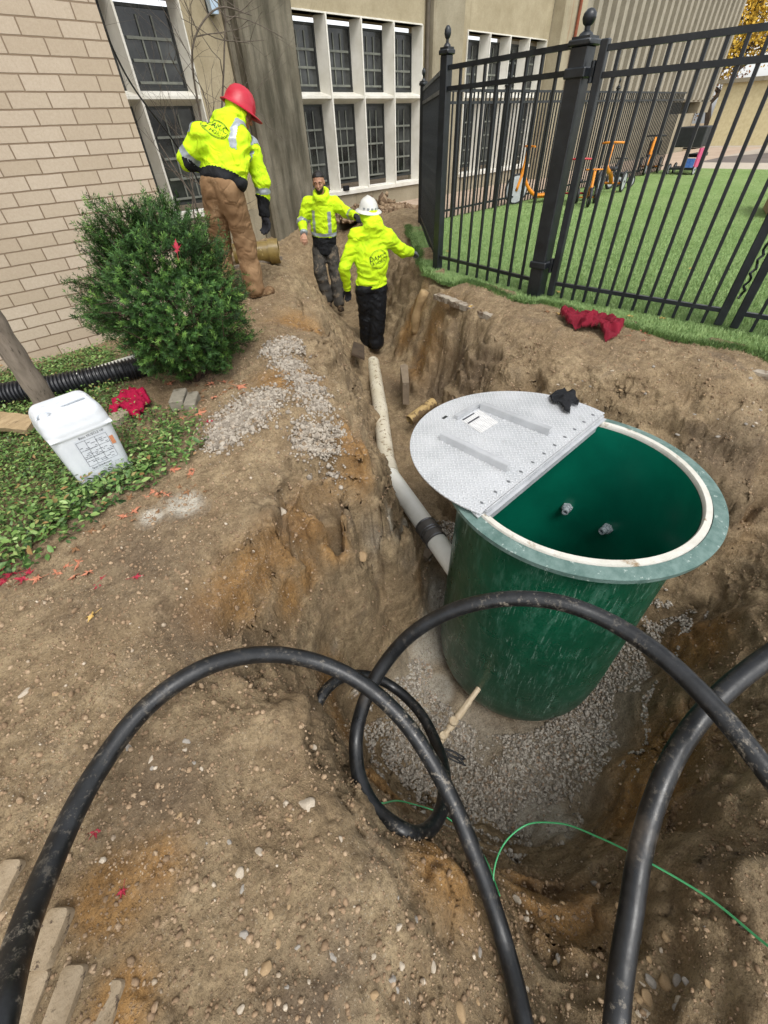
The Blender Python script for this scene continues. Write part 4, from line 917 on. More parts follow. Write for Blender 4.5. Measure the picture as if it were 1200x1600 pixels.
def hand_chain(w, dirn, palmn, curl=.45, spread=1.0, left=False):
    """returns list of capsules (a,b,ra,rb): palm and five bent fingers of different lengths"""
    d = unit(dirn); n = unit(np.asarray(palmn, float)-d*(np.asarray(palmn, float) @ d)); s = np.cross(d, n)*(-1 if left else 1); out = []
    pal = w+d*.045
    for k in (-1.5, -.5, .5, 1.5): out.append((w+s*k*.010, w+d*.085+s*k*.019, .014, .0125))
    L = [.068, .080, .074, .058]; rr = [.0088, .0092, .0088, .0078]
    for k in range(4):
        a = w+d*(.088-.004*abs(k-1.3))+s*(k-1.5)*.0195; ang = .12; p = a
        for j, fr in enumerate((.46, .31, .23)):
            ang += curl*(1.0, 1.1, .8)[j]; dv = unit(d*math.cos(ang)+n*math.sin(ang)+s*(k-1.5)*.05*spread); q = p+dv*L[k]*fr; out.append((p, q, rr[k]*(1-.06*j), rr[k]*(.94-.06*j))); p = q
    a = w+d*.025-s*.030; b = a+unit(d*.75-s*.62+n*.25)*.036; c = b+unit(d*.92-s*.15+n*.45)*.030; e = c+unit(d*.9+n*.55)*.022
    out += [(w+d*.02-s*.018, a, .015, .0135), (a, b, .0125, .0105), (b, c, .0102, .0095), (c, e, .0094, .008)]
    return out
def person(label, J, fwd, hfwd, cfg):
    root = thing('person', label, 'person', (J['ankR'][0], J['ankR'][1], min(J['ankR'][2], J['ankL'][2])-.08))
    g = lambda k: np.asarray(J[k], float)
    up = unit(g('neck')-g('pel')); Ft = frame(up, fwd); hup = unit(g('head')-g('neck')) if 'hup' not in J else unit(J['hup']); Fh = frame(hup, hfwd)
    sL, sR, wd = g('shL'), g('shR'), .5
    hpL = g('pel')+Ft[:, 0]*-.09; hpR = g('pel')+Ft[:, 0]*.09
    # --- body: one continuous skin surface
    def body(P):
        d = torso(P, g('pel'), g('neck')-up*.06, Ft, .135, .165, .09, .10)
        for a, b, ra, rb in [(g('neck')-up*.08, g('head')-hup*.04, .058, .052), (sL, g('elL'), .045, .037), (g('elL'), g('wrL'), .037, .026), (sR, g('elR'), .045, .037), (g('elR'), g('wrR'), .037, .026),
                             (hpL, g('knL'), .075, .052), (g('knL'), g('ankL'), .050, .036), (hpR, g('knR'), .075, .052), (g('knR'), g('ankR'), .050, .036), (sL, sR, .05, .05)]:
            d = smin(d, cap(P, a, b, ra, rb), .03)
        return d
    lo, hi = bounds([g(k) for k in J if k != 'hup'], .13); V, F = sdf_mesh(lambda P: smin(body(P), head_sdf(P, g('head'), Fh), .02), lo, hi, .014)
    keep = np.ones(len(V), bool); hd = np.linalg.norm(V-g('head'), axis=1) < .155; F = F[~hd[F].all(1)]
    Vh, Fh_ = sdf_mesh(lambda P: smin(body(P), head_sdf(P, g('head'), Fh), .02), g('head')-.17, g('head')+.17, .0055)
    Vs = [V, Vh]; Fs = [F, Fh_+len(V)]; off = len(V)+len(Vh)
    hands = {}
    for s in 'LR':
        w = g('wr'+s); dv = J.get('hd'+s); dv = unit(g('wr'+s)-g('el'+s)) if dv is None else unit(dv)
        pn = J.get('pn'+s); pn = -Ft[:, 2] if pn is None else pn
        ch = hand_chain(w, dv, pn, cfg.get('curl'+s, .45), 1, s == 'L'); hands[s] = ch
        c = w+dv*.08
        def hf(P, ch=ch, gr=0.0):
            d = None
            for i, (a, b, ra, rb) in enumerate(ch): q = cap(P, a, b, ra+gr, rb+gr); d = q if d is None else smin(d, q, .006 if i > 3 else .012)
            return d
        if not cfg.get('glove'+s): Vq, Fq_ = sdf_mesh(hf, c-.14, c+.14, .0045); Vs.append(Vq); Fs.append(Fq_+off); off += len(Vq)
        else: Vq, Fq_ = sdf_mesh(lambda P: smin(hf(P, gr=.0035), cap(P, w-dv*.05, w+dv*.01, .036, .036), .012), c-.17, c+.17, .0055); mesh_np('glove', Vq, Fq_, cfg['glove'+s], root, 'all')
    mesh_np('body', np.vstack(Vs), np.vstack(Fs), cfg['skin'], root, 'all')
    # --- trousers
    seed = cfg['seed']
    fat = cfg.get('fat', 0)
    def leg(P):
        d = torso(P, g('pel')-up*.03, g('pel')+up*.12, Ft, .165, .155, .125, .115)
        for s, hp in (('L', hpL), ('R', hpR)):
            e = cap(P, hp-up*.02, g('kn'+s), .102+fat, .086+fat); e = smin(e, cap(P, g('kn'+s), g('ank'+s)+unit(g('kn'+s)-g('ank'+s))*.01, .087+fat, .084+fat), .03)
            d = smin(d, e, .035)
        return d-folds(P, cfg.get('foldp', .011), seed+1, (8, 8, 9))+.004
    lo, hi = bounds([g(k) for k in ('pel', 'knL', 'knR', 'ankL', 'ankR')]+[hpL, hpR], .2); V, F = sdf_mesh(leg, lo, hi, .011); mesh_np('trousers', V, F, cfg['trousers'], root, 'all')
    for s in 'LR':
        tv = unit(np.asarray(J['toe'+s], float)-g('ank'+s)); a = g('ank'+s); sole = a+np.array([0, 0, -.075]); tf = unit(np.array([tv[0], tv[1], 0])); 
        bt = lambda P: smin(smin(cap(P, a+(0, 0, .03), a+(0, 0, -.03), .056, .05), cap(P, sole+tf*-.03, sole+tf*.14, .042, .046), .03), ell(P, sole+tf*.16+np.array([0, 0, .008]), (.05, .05, .045)), .02)
        bt2 = lambda P: smax(bt(P), (sole[2]-.022)-P[..., 2], .006)
        V, F = sdf_mesh(bt2, sole-np.array([.27, .27, .06]), sole+np.array([.27, .27, .2]), .009); b_ = mesh_np('boot', V, F, cfg['boots'], root, 'all')
    # --- jacket
    def jack(P):
        a = g('pel')+up*cfg.get('hem', .02); b = g('neck')-up*.02
        d = torso(P, a, b, Ft, cfg.get('w0', .185), cfg.get('w1', .17), .14, .115)
        d = smin(d, ell(P, g('pel')+up*.30+Ft[:, 1]*-.02, (.19, .14, .22), Ft), .05)
        d = smin(d, cap(P, sL, sR, .078, .078), .06)
        for s, sh in (('L', sL), ('R', sR)):
            e = cap(P, sh, g('el'+s), .082, .070); w = g('wr'+s); e = smin(e, cap(P, g('el'+s), w-unit(w-g('el'+s))*.02, .070, .050), .03)
            e = smax(e, ((P-w) @ unit(w-g('el'+s))), .012); d = smin(d, e, .045)
        if cfg.get('hood') == 'up':
            hd_ = (P-g('head')) @ Fh; hh = ell(P, g('head')-Fh[:, 1]*.018-Fh[:, 2]*.02, (.096, .110, .118), Fh); hh = smin(hh, cap(P, g('neck')+up*.02, g('head')-hup*.05, .098, .092), .05)
            hh = smax(hh, hd_[..., 1]-.055, .02); hh = smax(hh, hd_[..., 2]-.07, .02); d = smin(d, hh, .03); d = smin(d, ell(P, g('neck')-Ft[:, 1]*.045+up*.015, (.125, .10, .075), Ft), .035)
        else:
            q = (P-(g('neck')+up*.035)) @ Ft; k = np.sqrt(q[..., 0]**2+(q[..., 1]*.9)**2); d = smin(d, np.sqrt((k-.088)**2+(q[..., 2]*.8+q[..., 1]*.25)**2)-.034, .03)
            d = smin(d, ell(P, g('neck')-Ft[:, 1]*.11-up*.02, (.10, .05, .09), Ft), .04)
        return d-folds(P, cfg.get('foldj', .013), seed+2, (7, 7, 13))+.005
    pts = [g(k) for k in ('pel', 'neck', 'head', 'shL', 'shR', 'elL', 'elR', 'wrL', 'wrR')]; lo, hi = bounds(pts, .24); V, F = sdf_mesh(jack, lo, hi, .0095)
    jk = mesh_np('hooded_jacket', V, F, cfg['jacket'], root, 'all')
    me = jk.data; nv = np.zeros(len(V)*3); me.vertices.foreach_get('normal', nv); nv = nv.reshape(-1, 3)
    def patch(name, mask, mat, off=.004):
        mk = mask(V); f = F[mk[F].all(1)]
        if not len(f): return
        u, inv = np.unique(f, return_inverse=True); mesh_np(name, V[u]+nv[u]*off, inv.reshape(f.shape), mat, root, 'all')
    for nm, mask, mat in cfg['patches'](g, Ft, up): patch(nm, mask, mat)
    # --- marking on the back
    if cfg.get('mark'):
        c0, txt, sz, rot, ex, ey = cfg['mark']; org = g('pel')+up*c0[1]+Ft[:, 0]*c0[0]-Ft[:, 1]*.35
        def proj(u, v):
            o = org+Ft[:, 0]*u+up*v; ts = np.arange(.05, .5, .004); Q = o+Ft[:, 1]*ts[:, None]; k = np.argmax(jack(Q) < 0); return Q[max(k-1, 0)]-Ft[:, 1]*.0005
        VV = []; FF = []; cr, sr = math.cos(rot), math.sin(rot)
        for i, (line, yy, s_) in enumerate(txt):
            cu = bpy.data.curves.new('t', 'FONT'); cu.body = line; cu.size = s_; cu.align_x = 'CENTER'; cu.resolution_u = 3; to = bpy.data.objects.new('t', cu); COL.objects.link(to)
            bpy.context.view_layer.update(); tm = to.evaluated_get(bpy.context.evaluated_depsgraph_get()).to_mesh(); b0 = len(VV)
            for v in tm.vertices: x, y = v.co.x, v.co.y+yy-s_*.33; x, y = x*cr-y*sr, x*sr+y*cr; VV.append(proj(x, y))
            FF += [tuple(q+b0 for q in p.vertices) for p in tm.polygons]; bpy.data.objects.remove(to); bpy.data.curves.remove(cu)
        for (e1, e2, w_) in ((ex, ey, .004), (ex*.92, ey*.88, .0025)):
            b0 = len(VV); n = 48
            for i in range(n):
                a = 2*math.pi*i/n
                for r_ in (0, w_): x, y = (e1-r_)*math.cos(a), (e2-r_)*math.sin(a); x, y = x*cr-y*sr, x*sr+y*cr; VV.append(proj(x, y))
            FF += [(b0+2*i, b0+2*((i+1) % n), b0+2*((i+1) % n)+1, b0+2*i+1) for i in range(n)]
        mesh_np('back_print', VV, FF, M_('dark_green_print', '#3d4a1c', '#2e3a16', .8), root)
    # --- helmet
    if cfg.get('helmet'):
        c = g('head')+Fh[:, 2]*.042-Fh[:, 1]*.004; tl = cfg.get('tilt', 0); Rm = Matrix([list(r) for r in (Fh @ np.array([[1, 0, 0], [0, math.cos(tl), -math.sin(tl)], [0, math.sin(tl), math.cos(tl)]]))])
        prof = [(.001, .112), (.03, .110), (.06, .098), (.085, .073), (.103, .035), (.109, .0), (.118, -.006), (.142, -.016), (.150, -.024), (.147, -.029), (.115, -.014), (.103, -.008)]
        if cfg['helmet'][1] == 'cap': prof = [(.001, .125), (.03, .122), (.06, .108), (.086, .078), (.103, .035), (.110, -.004), (.118, -.010), (.132, -.018), (.131, -.023), (.106, -.012)]
        m = MB(); m.lathe((0, 0, 0), prof, 48)
        for i in range(len(m.v)):
            x, y, z = m.v[i]; k = 1.15 if cfg['helmet'][1] != 'cap' else (1.2+(.32*max(0, y/.13) if z < -.005 else 0)); z2 = z+(.012*math.exp(-(x/.018)**2) if z > .02 else 0)-.10*y*y; v = Rm @ Vector((x, y*k, z2)); m.v[i] = tuple(v+Vector(c.tolist()))
        hh = m.build('hard_hat', cfg['helmet'][0], root, smooth=60)
        if cfg['helmet'][1] != 'cap':
            for k in range(5):
                a = -math.pi/2+(k-2)*.42; v = [Rm @ Vector((math.cos(a+s_*.13)*.1135, math.sin(a+s_*.13)*.131, zz-.10*(math.sin(a)*.13)**2)) for s_ in (-1, 1) for zz in (.012, .030)]
                mesh_np('reflective_sticker', [tuple(q+Vector(c.tolist())) for q in v], [(0, 1, 3, 2)], M_tape, root)
    if cfg.get('hair'):
        def hair(P):
            q = (P-g('head')) @ Fh; d = ell(q, (0, -.014, .040), (.082, .102, .092)); cut = (q[..., 1]-.045)-np.clip((q[..., 2]-.066)*3, -.1, .06)
            d = smax(d, cut, .01); d = smax(d, -(q[..., 2]+.055)-0*q[..., 0], .01); d = smax(d, np.where(q[..., 2] < .02, q[..., 1]+.01, -1), .01); return d-fbm(P*60, 2, 9)*.004
        V, F = sdf_mesh(hair, g('head')-.16, g('head')+.16, .006); mesh_np('hair', V, F, M_hair, root, 'all')
        def beard(P):
            q = (P-g('head')) @ Fh; d = head_sdf(P, g('head'), Fh)-.004; d = smax(d, q[..., 2]+.052+np.clip(np.abs(q[..., 0])-.045, 0, 1)*-1.2, .008); d = smax(d, .015-q[..., 1], .01)
            return np.maximum(d, -(ell(q, (0, .098, -.0605), (.026, .02, .011)))) + fbm(P*80, 2, 19)*.003
        V, F = sdf_mesh(beard, g('head')-.16, g('head')+.16, .0055); mesh_np('beard', V, F, M_hair, root, 'all')
        for s_ in (-1, 1):
            e = g('head')+Fh @ np.array([s_*.031, .0905, .003]); mm = MB(); mm.ball(e, .0055, 8); mm.build('iris', M_steel, root, smooth='all')
            a, b = [g('head')+Fh @ np.array([s_*q, .091, .024+(.003 if q > .03 and q < .04 else 0)]) for q in (.014, .046)]; MB().tube([a, (a+b)/2+Fh[:, 2]*.004, b], [.003, .0045, .0025], 8).build('eyebrow', M_hair, root, smooth='all')
    return root
def between(P, a, b, t0, t1, r=.12):
    d = b-a; t = ((P-a) @ d)/(d @ d); q = P-a-t[..., None]*d; return (t > t0) & (t < t1) & (np.linalg.norm(q, axis=-1) < r)

# red helmet worker, seen from behind on the left bank, bending to the right
rh0 = unit(np.array([CR[0], CR[1], 0])); fh0 = unit(np.array([CF[0], CF[1], 0]))
J1 = dict(pel=WD(347, 290, 4.86), neck=WD(362, 200, 5.0), hup=(rh0*.45+fh0*.25+np.array([0,0,1.])), head=WD(374, 176, 5.08), shL=WD(315, 212, 4.93), shR=WD(392, 236, 5.0), elL=WD(292, 250, 5.02), wrL=WD(338, 262, 5.3), elR=WD(409, 285, 4.98), wrR=WD(414, 338, 5.0),
          knR=WD(383, 378, 4.92), ankR=WD(398, 448, 4.92), knL=WD(345, 385, 5.1), ankL=WD(352, 455, 5.0), toeR=WD(422, 452, 4.98), toeL=WD(380, 455, 5.1))
_v = lambda x, y, z=0: np.array([x, y, z], float)
rh = CR.copy(); rh[2] = 0; rh = unit(rh); fh_ = CF.copy(); fh_[2] = 0; fh_ = unit(fh_)
def p1(g, Ft, up):
    loc = lambda V: (V-g('pel')) @ Ft
    return [('reflective_stripe', lambda V, s_=s_: (lambda q: (np.abs(s_*q[:, 0]-.150-.10*np.clip(.40-q[:, 2], -.2, .2)) < .026) & (q[:, 2] > .24) & (q[:, 2] < .60) & (np.abs(q[:, 1]) < .3))(loc(V)) & ~between(V, g('shR'), g('elR'), .15, 1.2, .1), M_tape) for s_ in (-1, 1)]+[
            ('sleeve_band', lambda V: between(V, g('elR'), g('wrR'), .10, .32), M_tape), ('sleeve_band', lambda V: between(V, g('shL'), g('elL'), .62, .9, .1), M_tape),
            ('waistband', lambda V: (lambda q: (q[:, 2] < .085) & (np.abs(q[:, 0]) < .26))(loc(V)), M_blackc)]
person('worker in red hard hat and tan trousers bending over on the bank beside the bush', J1, fh_*.8+rh*.5, rh*.9+fh_*.3-_v(0, 0, .35),
       dict(seed=11, skin=M_skin, trousers=M_brownp, jacket=M_hv, boots=M_boot, gloveL=M_glove, gloveR=M_glove, hood='up', helmet=(M_('red_plastic', '#a81428', '#ba2238', .4, 9), 'cap'), tilt=-.05, patches=p1, foldj=.012, foldp=.010,
            w0=.245, w1=.21, hem=.0, fat=.014, mark=((.02, .335), [('DAMIC', .018, .060), ('& HORN', -.026, .040)], 1, -.2, .115, .062)))
# white helmet worker standing in the trench, back to the camera
J2 = dict(pel=WD(580, 448, 5.80), neck=WD(583, 352, 5.78), head=WD(576, 333, 5.86), hup=fh0*.12+np.array([0,0,1.]), shL=WD(556, 370, 5.76), shR=WD(606, 372, 5.8), elL=WD(538, 418, 5.72), wrL=WD(543, 452, 5.86), elR=WD(628, 392, 5.98), wrR=WD(643, 394, 6.2),
          knR=WD(590, 495, 5.82), ankR=WD(588, 536, 5.84), knL=WD(573, 495, 5.9), ankL=WD(574, 532, 5.98), toeR=WD(586, 532, 6.1), toeL=WD(570, 528, 6.2))
person('worker in white hard hat and yellow hoodie standing in the trench, back turned', J2, fh_-rh*.15, fh_-rh*.35-_v(0, 0, .15),
       dict(seed=23, skin=M_skin, trousers=M_blackp, jacket=M_hv2, boots=M_bootd, gloveL=M_glove, gloveR=M_gloveg, hood='up', helmet=(M_('white_plastic', '#d8d8d2', '#c8c7bf', .35, 9), 'full'), tilt=.22, patches=lambda g, Ft, up: [], foldj=.011, foldp=.009,
            w0=.20, w1=.175, hem=.0, fat=.018, mark=((.055, .34), [('DAMIC', .02, .070), ('& HORN', -.03, .045)], 1, .22, .11, .10)))
# dark haired worker facing the camera at the end of the trench
J3 = dict(pel=WD(508, 388, 7.55), neck=WD(502, 308, 7.5), head=WD(498, 285, 7.47), shL=WD(524, 318, 7.55), shR=WD(481, 318, 7.55), elR=WD(472, 346, 7.55), wrR=WD(475, 366, 7.38), elL=WD(541, 332, 7.35), wrL=WD(556, 338, 7.0),
          knR=WD(500, 425, 7.42), ankR=WD(513, 466, 7.40), knL=WD(524, 425, 7.45), ankL=WD(530, 472, 7.3), toeR=WD(513, 476, 7.1), toeL=WD(534, 484, 7.05))
def p3(g, Ft, up):
    loc = lambda V: (V-g('pel')) @ Ft
    return [('reflective_stripe', lambda V, s_=s_: (lambda q: (np.abs(s_*q[:, 0]-.115) < .026) & (q[:, 2] > .22) & (q[:, 2] < .50) & (q[:, 1] > .02))(loc(V)), M_tape) for s_ in (-1, 1)]+[
            ('chest_band', lambda V: (lambda q: (np.abs(q[:, 2]-.205) < .026) & (np.abs(q[:, 0]) < .22))(loc(V)) & ~between(V, g('elR'), g('wrR'), -.2, 1.2, .09), M_tape),
            ('sleeve_band', lambda V: between(V, g('elR'), g('wrR'), -.05, .25, .1), M_tape), ('sleeve_band', lambda V: between(V, g('elL'), g('wrL'), .45, .65, .1), M_tape), ('sleeve_band', lambda V: between(V, g('elR'), g('wrR'), .78, 1.1, .1), M_tape),
            ('lower_panel', lambda V: (lambda q: (q[:, 2] < .178) & (np.abs(q[:, 0]) < .22))(loc(V)) & ~between(V, g('elR'), g('wrR'), -.2, 1.3, .075), M_blackc)]
person('bearded dark haired worker in a yellow and black hoodie facing the camera by the pilaster', J3, -fh_*.95-rh*.12, -fh_*1.0-rh*.1+_v(0, 0, .1),
       dict(seed=37, skin=M_skind, trousers=M_greyp, jacket=M_hv2, boots=M_bootd, gloveL=M_glove, hood='down', hair=True, patches=p3, foldj=.010, foldp=.010, w0=.175, w1=.165, hem=-.07, fat=.008))
# ------------------------------------------------------------------ scattered leaves, needles, stones as numpy meshes
def rotmats(n, r=rng, tilt=None):
    a = r.uniform(0, 2*np.pi, n); b = r.normal(0, tilt, n) if tilt is not None else np.arccos(r.uniform(-1, 1, n)); c = r.uniform(0, 2*np.pi, n)
    ca, sa, cb_, sb_, cc, sc = np.cos(a), np.sin(a), np.cos(b), np.sin(b), np.cos(c), np.sin(c)
    R1 = np.stack([np.stack([ca, -sa, 0*a], 1), np.stack([sa, ca, 0*a], 1), np.stack([0*a, 0*a, 1+0*a], 1)], 1)
    R2 = np.stack([np.stack([1+0*a, 0*a, 0*a], 1), np.stack([0*a, cb_, -sb_], 1), np.stack([0*a, sb_, cb_], 1)], 1)
    R3 = np.stack([np.stack([cc, -sc, 0*a], 1), np.stack([sc, cc, 0*a], 1), np.stack([0*a, 0*a, 1+0*a], 1)], 1)
    return R1 @ R2 @ R3
def stamp(tV, tF, pos, rot, scale):
    n = len(pos); V = np.einsum('nij,kj->nki', rot, tV)*np.asarray(scale).reshape(n, 1, -1)+pos[:, None, :]
    F = (tF[None]+(np.arange(n)*len(tV))[:, None, None]).reshape(-1, tF.shape[1]); return V.reshape(-1, 3), F
_ico = (1+5**.5)/2
ICO_V = np.array([(-1, _ico, 0), (1, _ico, 0), (-1, -_ico, 0), (1, -_ico, 0), (0, -1, _ico), (0, 1, _ico), (0, -1, -_ico), (0, 1, -_ico), (_ico, 0, -1), (_ico, 0, 1), (-_ico, 0, -1), (-_ico, 0, 1)])/1.9
ICO_F = np.array([(0, 11, 5), (0, 5, 1), (0, 1, 7), (0, 7, 10), (0, 10, 11), (1, 5, 9), (5, 11, 4), (11, 10, 2), (10, 7, 6), (7, 1, 8), (3, 9, 4), (3, 4, 2), (3, 2, 6), (3, 6, 8), (3, 8, 9), (4, 9, 5), (2, 4, 11), (6, 2, 10), (8, 6, 7), (9, 8, 1)])
def stone_mesh(name, pos, size, mat, kind='stuff', flat=.7, smooth=None):
    Vs = []; Fs = []; off = 0; n = len(pos); g = np.array_split(rng.permutation(n), 6)
    for ids in g:
        tv = ICO_V*(1+rng.uniform(-.28, .28, (12, 1)))*np.array([1, .78, flat]); V_, F_ = stamp(tv, ICO_F, pos[ids], rotmats(len(ids), rng), size[ids][:, None]); Vs.append(V_); Fs.append(F_+off); off += len(V_)
    V_ = np.vstack(Vs); o = mesh_np(name, V_, np.vstack(Fs), mat, smooth=smooth)
    if kind: o['kind'] = kind
    return o
def stone_mat(name, stops, sc=34):
    t = NT(name); v = t.n('ShaderNodeTexVoronoi'); v.inputs['Scale'].default_value = sc; t.l(t.co.outputs['Object'], v.inputs['Vector'])
    s = t.sep(v.outputs['Color']); c = t.ramp(s[0], stops); c = t.mix(t.ramp(t.noise(190, 4, .7), [(.4, .3), (.6, 0.)]), c, hexc('#5b4f42'))
    return t.fin(c, .85, t.bump(t.noise(260, 4, .7), .3, .002), spec=.3)
# --- yew bush
def needles(name, tips, dirs, ln, nl, nw, per, mat, parent=None, spread=1.0, tint=None):
    n = len(tips); k = np.tile(np.arange(per), n); T = np.repeat(tips, per, 0); D = np.repeat(dirs, per, 0); L = np.repeat(ln, per)
    f = rng.uniform(0, 1, n*per); base = T-D*(L*(1-f))[:, None]
    up_ = np.tile([.13, .37, .92], (n*per, 1)); A = np.cross(D, up_); A /= np.linalg.norm(A, axis=1)[:, None]; B = np.cross(D, A); a = rng.uniform(0, 2*np.pi, n*per)
    O = A*np.cos(a)[:, None]+B*np.sin(a)[:, None]; dr = O*spread+D*rng.uniform(.35, .9, (n*per, 1)); dr /= np.linalg.norm(dr, axis=1)[:, None]
    S = np.cross(dr, D+O*.3); S /= np.linalg.norm(S, axis=1)[:, None]; l = nl*rng.uniform(.7, 1.15, n*per)[:, None]
    V_ = np.stack([base, base+dr*l*.45+S*nw, base+dr*l, base+dr*l*.45-S*nw], 1).reshape(-1, 3)
    tt = None if tint is None else {'tint': np.repeat(np.clip(np.repeat(tint, per)+(f-.5)*.35+rng.normal(0, .07, n*per), 0, 1), 4)}
    return mesh_np(name, V_, np.arange(4*n*per).reshape(-1, 4), mat, parent, attr=tt)
bc = np.array([.99, 3.16, .60])
bush = thing('yew_bush', 'dense dark green yew bush growing in front of the buff brick wall', 'bush', (.95, 3.1, 0))
n = 4600; u = rng.normal(size=(n, 3)); u /= np.linalg.norm(u, axis=1)[:, None]
lump = 1+.24*vnoise(u*2.1+3, 71)+.20*vnoise(u*4.6, 72); rad = np.array([.50, .47, .58]); shell = rng.uniform(.60, 1.0, n)**.6
tips = bc+u*rad*(lump*shell)[:, None]
cutm = (tips[:, 2] > .06) & ~((vnoise(u*3.6, 75) > .60) & (shell > .8)); tips, u2 = tips[cutm], u[cutm]
dirs = u2+np.array([0, 0, .55])+rng.normal(0, .35, u2.shape); dirs /= np.linalg.norm(dirs, axis=1)[:, None]
ex = rng.uniform(0, 1, len(tips)) > .972; ln = np.where(ex, .16, rng.uniform(.07, .12, len(tips))); tips = tips+dirs*np.where(ex, .07, 0)[:, None]
def leafmat(name, a, b_, c, sc=3, rough=.6, ns=60, tint=None):
    t = NT(name)
    if tint: v_ = t.sep(t.attr('tint'))[0]; q = t.ramp(v_, tint); q = t.mix(t.ramp(t.noise(ns, 3, .6), [(.5, 0.), (.7, .4)]), q, hexc(c)); return t.fin(q, rough, spec=.35)
    q = t.mix(t.ramp(t.noise(sc, 4, .6), [(.35, 0.), (.65, 1.)]), hexc(a), hexc(b_)); q = t.mix(t.ramp(t.noise(ns, 3, .6), [(.5, 0.), (.68, 1.)]), q, hexc(c)); return t.fin(q, rough, spec=.3)
M_yew = leafmat('yew_needles', '#23431f', '#2f5527', '#4d7a3a', 6, .6, 45, tint=[(0., '#142910'), (.35, '#27441a'), (.65, '#3b6024'), (1., '#6f913f')])
needles('foliage', tips, dirs, ln, .024, .0022, 38, M_yew, bush, tint=np.clip(rng.normal(.42, .2, len(tips)), 0, 1))
m = MB()
for k in range(0, len(tips), 9): m.tube([tips[k]-dirs[k]*ln[k]*1.6, tips[k]-dirs[k]*.01], [.0035, .0015], 5)
for k in range(26):
    a = rng.uniform(0, 6.28); q = bc+np.array([math.cos(a)*.3, math.sin(a)*.28, rng.uniform(-.3, .35)]); m.tube(spline([(.95+rng.normal(0, .03), 3.1+rng.normal(0, .03), -.02), ((.95+q[0])/2+rng.normal(0, .05), (3.1+q[1])/2, .2), q], 5), [.014-.0009*j for j in range(11)], 6)
m.build('branches', M_('yew_bark', '#4a382a', '#2f241c', .9, 30), bush)
# --- bare shrub against the building
shrub = thing('bare_shrub', 'leafless shrub of thin twisting stems in front of the tall window', 'shrub', (2.45, 5.6, 0))
M_twig = M_('grey_twig_bark', '#6b6156', '#4e463d', .9, 40)
m = MB(); r2 = random.Random(4)
def grow(p, d, r, L, dep):
    pts = [p]; rr = [r]; q = p
    for k in range(5):
        d = (d+Vector((r2.gauss(0, .16), r2.gauss(0, .16), r2.gauss(0, .08)))).normalized(); q = q+d*L/5; pts.append(q); rr.append(r*(1-.11*(k+1)))
    m.tube(pts, rr, 5 if r > .004 else 4)
    if dep > 0:
        for k in range(r2.choice((2, 3, 3))):
            i = r2.randint(2, 5); nd = (d*.8+Vector((r2.gauss(0, .6), r2.gauss(0, .6), r2.gauss(.15, .4)))).normalized(); grow(pts[i], nd, rr[i]*.66, L*r2.uniform(.45, .75), dep-1)
for k in range(9):
    a = r2.uniform(0, 6.28); grow(Vector((2.45+math.cos(a)*.10, 5.6+math.sin(a)*.10, -.05)), Vector((math.cos(a)*.22-.05, math.sin(a)*.2, 1)).normalized(), r2.uniform(.010, .016), r2.uniform(1.3, 1.9), 3)
# two thicker stems arching right
for pts, r in (([(2.5, 5.5, 0), (2.62, 5.5, .9), (2.66, 5.5, 1.5), (2.75, 5.45, 2.0), (3.05, 5.4, 2.22), (3.4, 5.4, 2.2)], .016), ([(2.5, 5.5, 0), (2.75, 5.5, .9), (2.9, 5.5, 1.5), (3.05, 5.45, 1.95), (3.12, 5.4, 2.25), (3.0, 5.4, 2.6)], .015)):
    S_ = spline(pts, 8); m.tube(S_, [r*(1-.75*i/len(S_)) for i in range(len(S_))], 8)
    for k in range(9): i = r2.randint(len(S_)//3, len(S_)-2); grow(Vector(S_[i].tolist()), Vector((r2.gauss(0, .6), r2.gauss(0, .4), r2.gauss(.4, .4))).normalized(), .005, r2.uniform(.3, .6), 2)
m.build('stems', M_twig, shrub)
m = MB()
for pts in ([(1.70, 4.75, 3.1), (1.72, 4.8, 2.4), (1.86, 5.0, 1.75), (2.2, 5.2, 1.3), (2.45, 5.4, .9), (2.6, 5.5, .5)],):
    tag(MB().tube(spline(pts, 10), .007, 6).build('hanging_cable', M_cable, smooth='all', loc=pts[0]), 'thin black cable drooping from the brick corner past the tall window', 'cable')
# --- autumn trees far right
def tree(name, x, y, h, cr, mats, label, cols, seed, lf=2600, dens=1.0, trunk='#4b4034'):
    r3 = np.random.default_rng(seed); t = thing(name, label, 'tree', (x, y, 0)); m = MB(); rr3 = random.Random(seed); ends = []
    def g2(p, d, r, L, dep):
        pts = [p]; q = p
        for k in range(4): d = (d+Vector((rr3.gauss(0, .14), rr3.gauss(0, .14), .03))).normalized(); q = q+d*L/4; pts.append(q)
        m.tube(pts, [r*(1-.12*k) for k in range(5)], 6)
        if dep == 0: ends.append(q); return
        for k in range(4): g2(pts[rr3.choice((2, 3, 4))], (d*.7+Vector((rr3.gauss(0, .7), rr3.gauss(0, .7), rr3.gauss(.1, .4)))).normalized(), r*.55, L*.62, dep-1)
    g2(Vector((x, y, -.1)), Vector((0, 0, 1)), h*.022, h*.42, 4); m.build('trunk', M_('bark_'+name, trunk, '#332b23', .95, 5), t)
    E_ = np.array([e[:] for e in ends]); c = E_[r3.integers(0, len(E_), lf)]+r3.normal(0, cr*.09, (lf, 3))
    tv = np.array([(0, -1, 0), (.7, 0, .1), (0, 1, 0), (-.7, 0, .1)]); V_, F_ = stamp(tv, np.array([(0, 1, 2, 3)]), c, rotmats(lf, r3), np.full((lf, 1), .085)*r3.uniform(.6, 1.3, (lf, 1)))
    mesh_np('crown', V_, F_, mats, t); return t
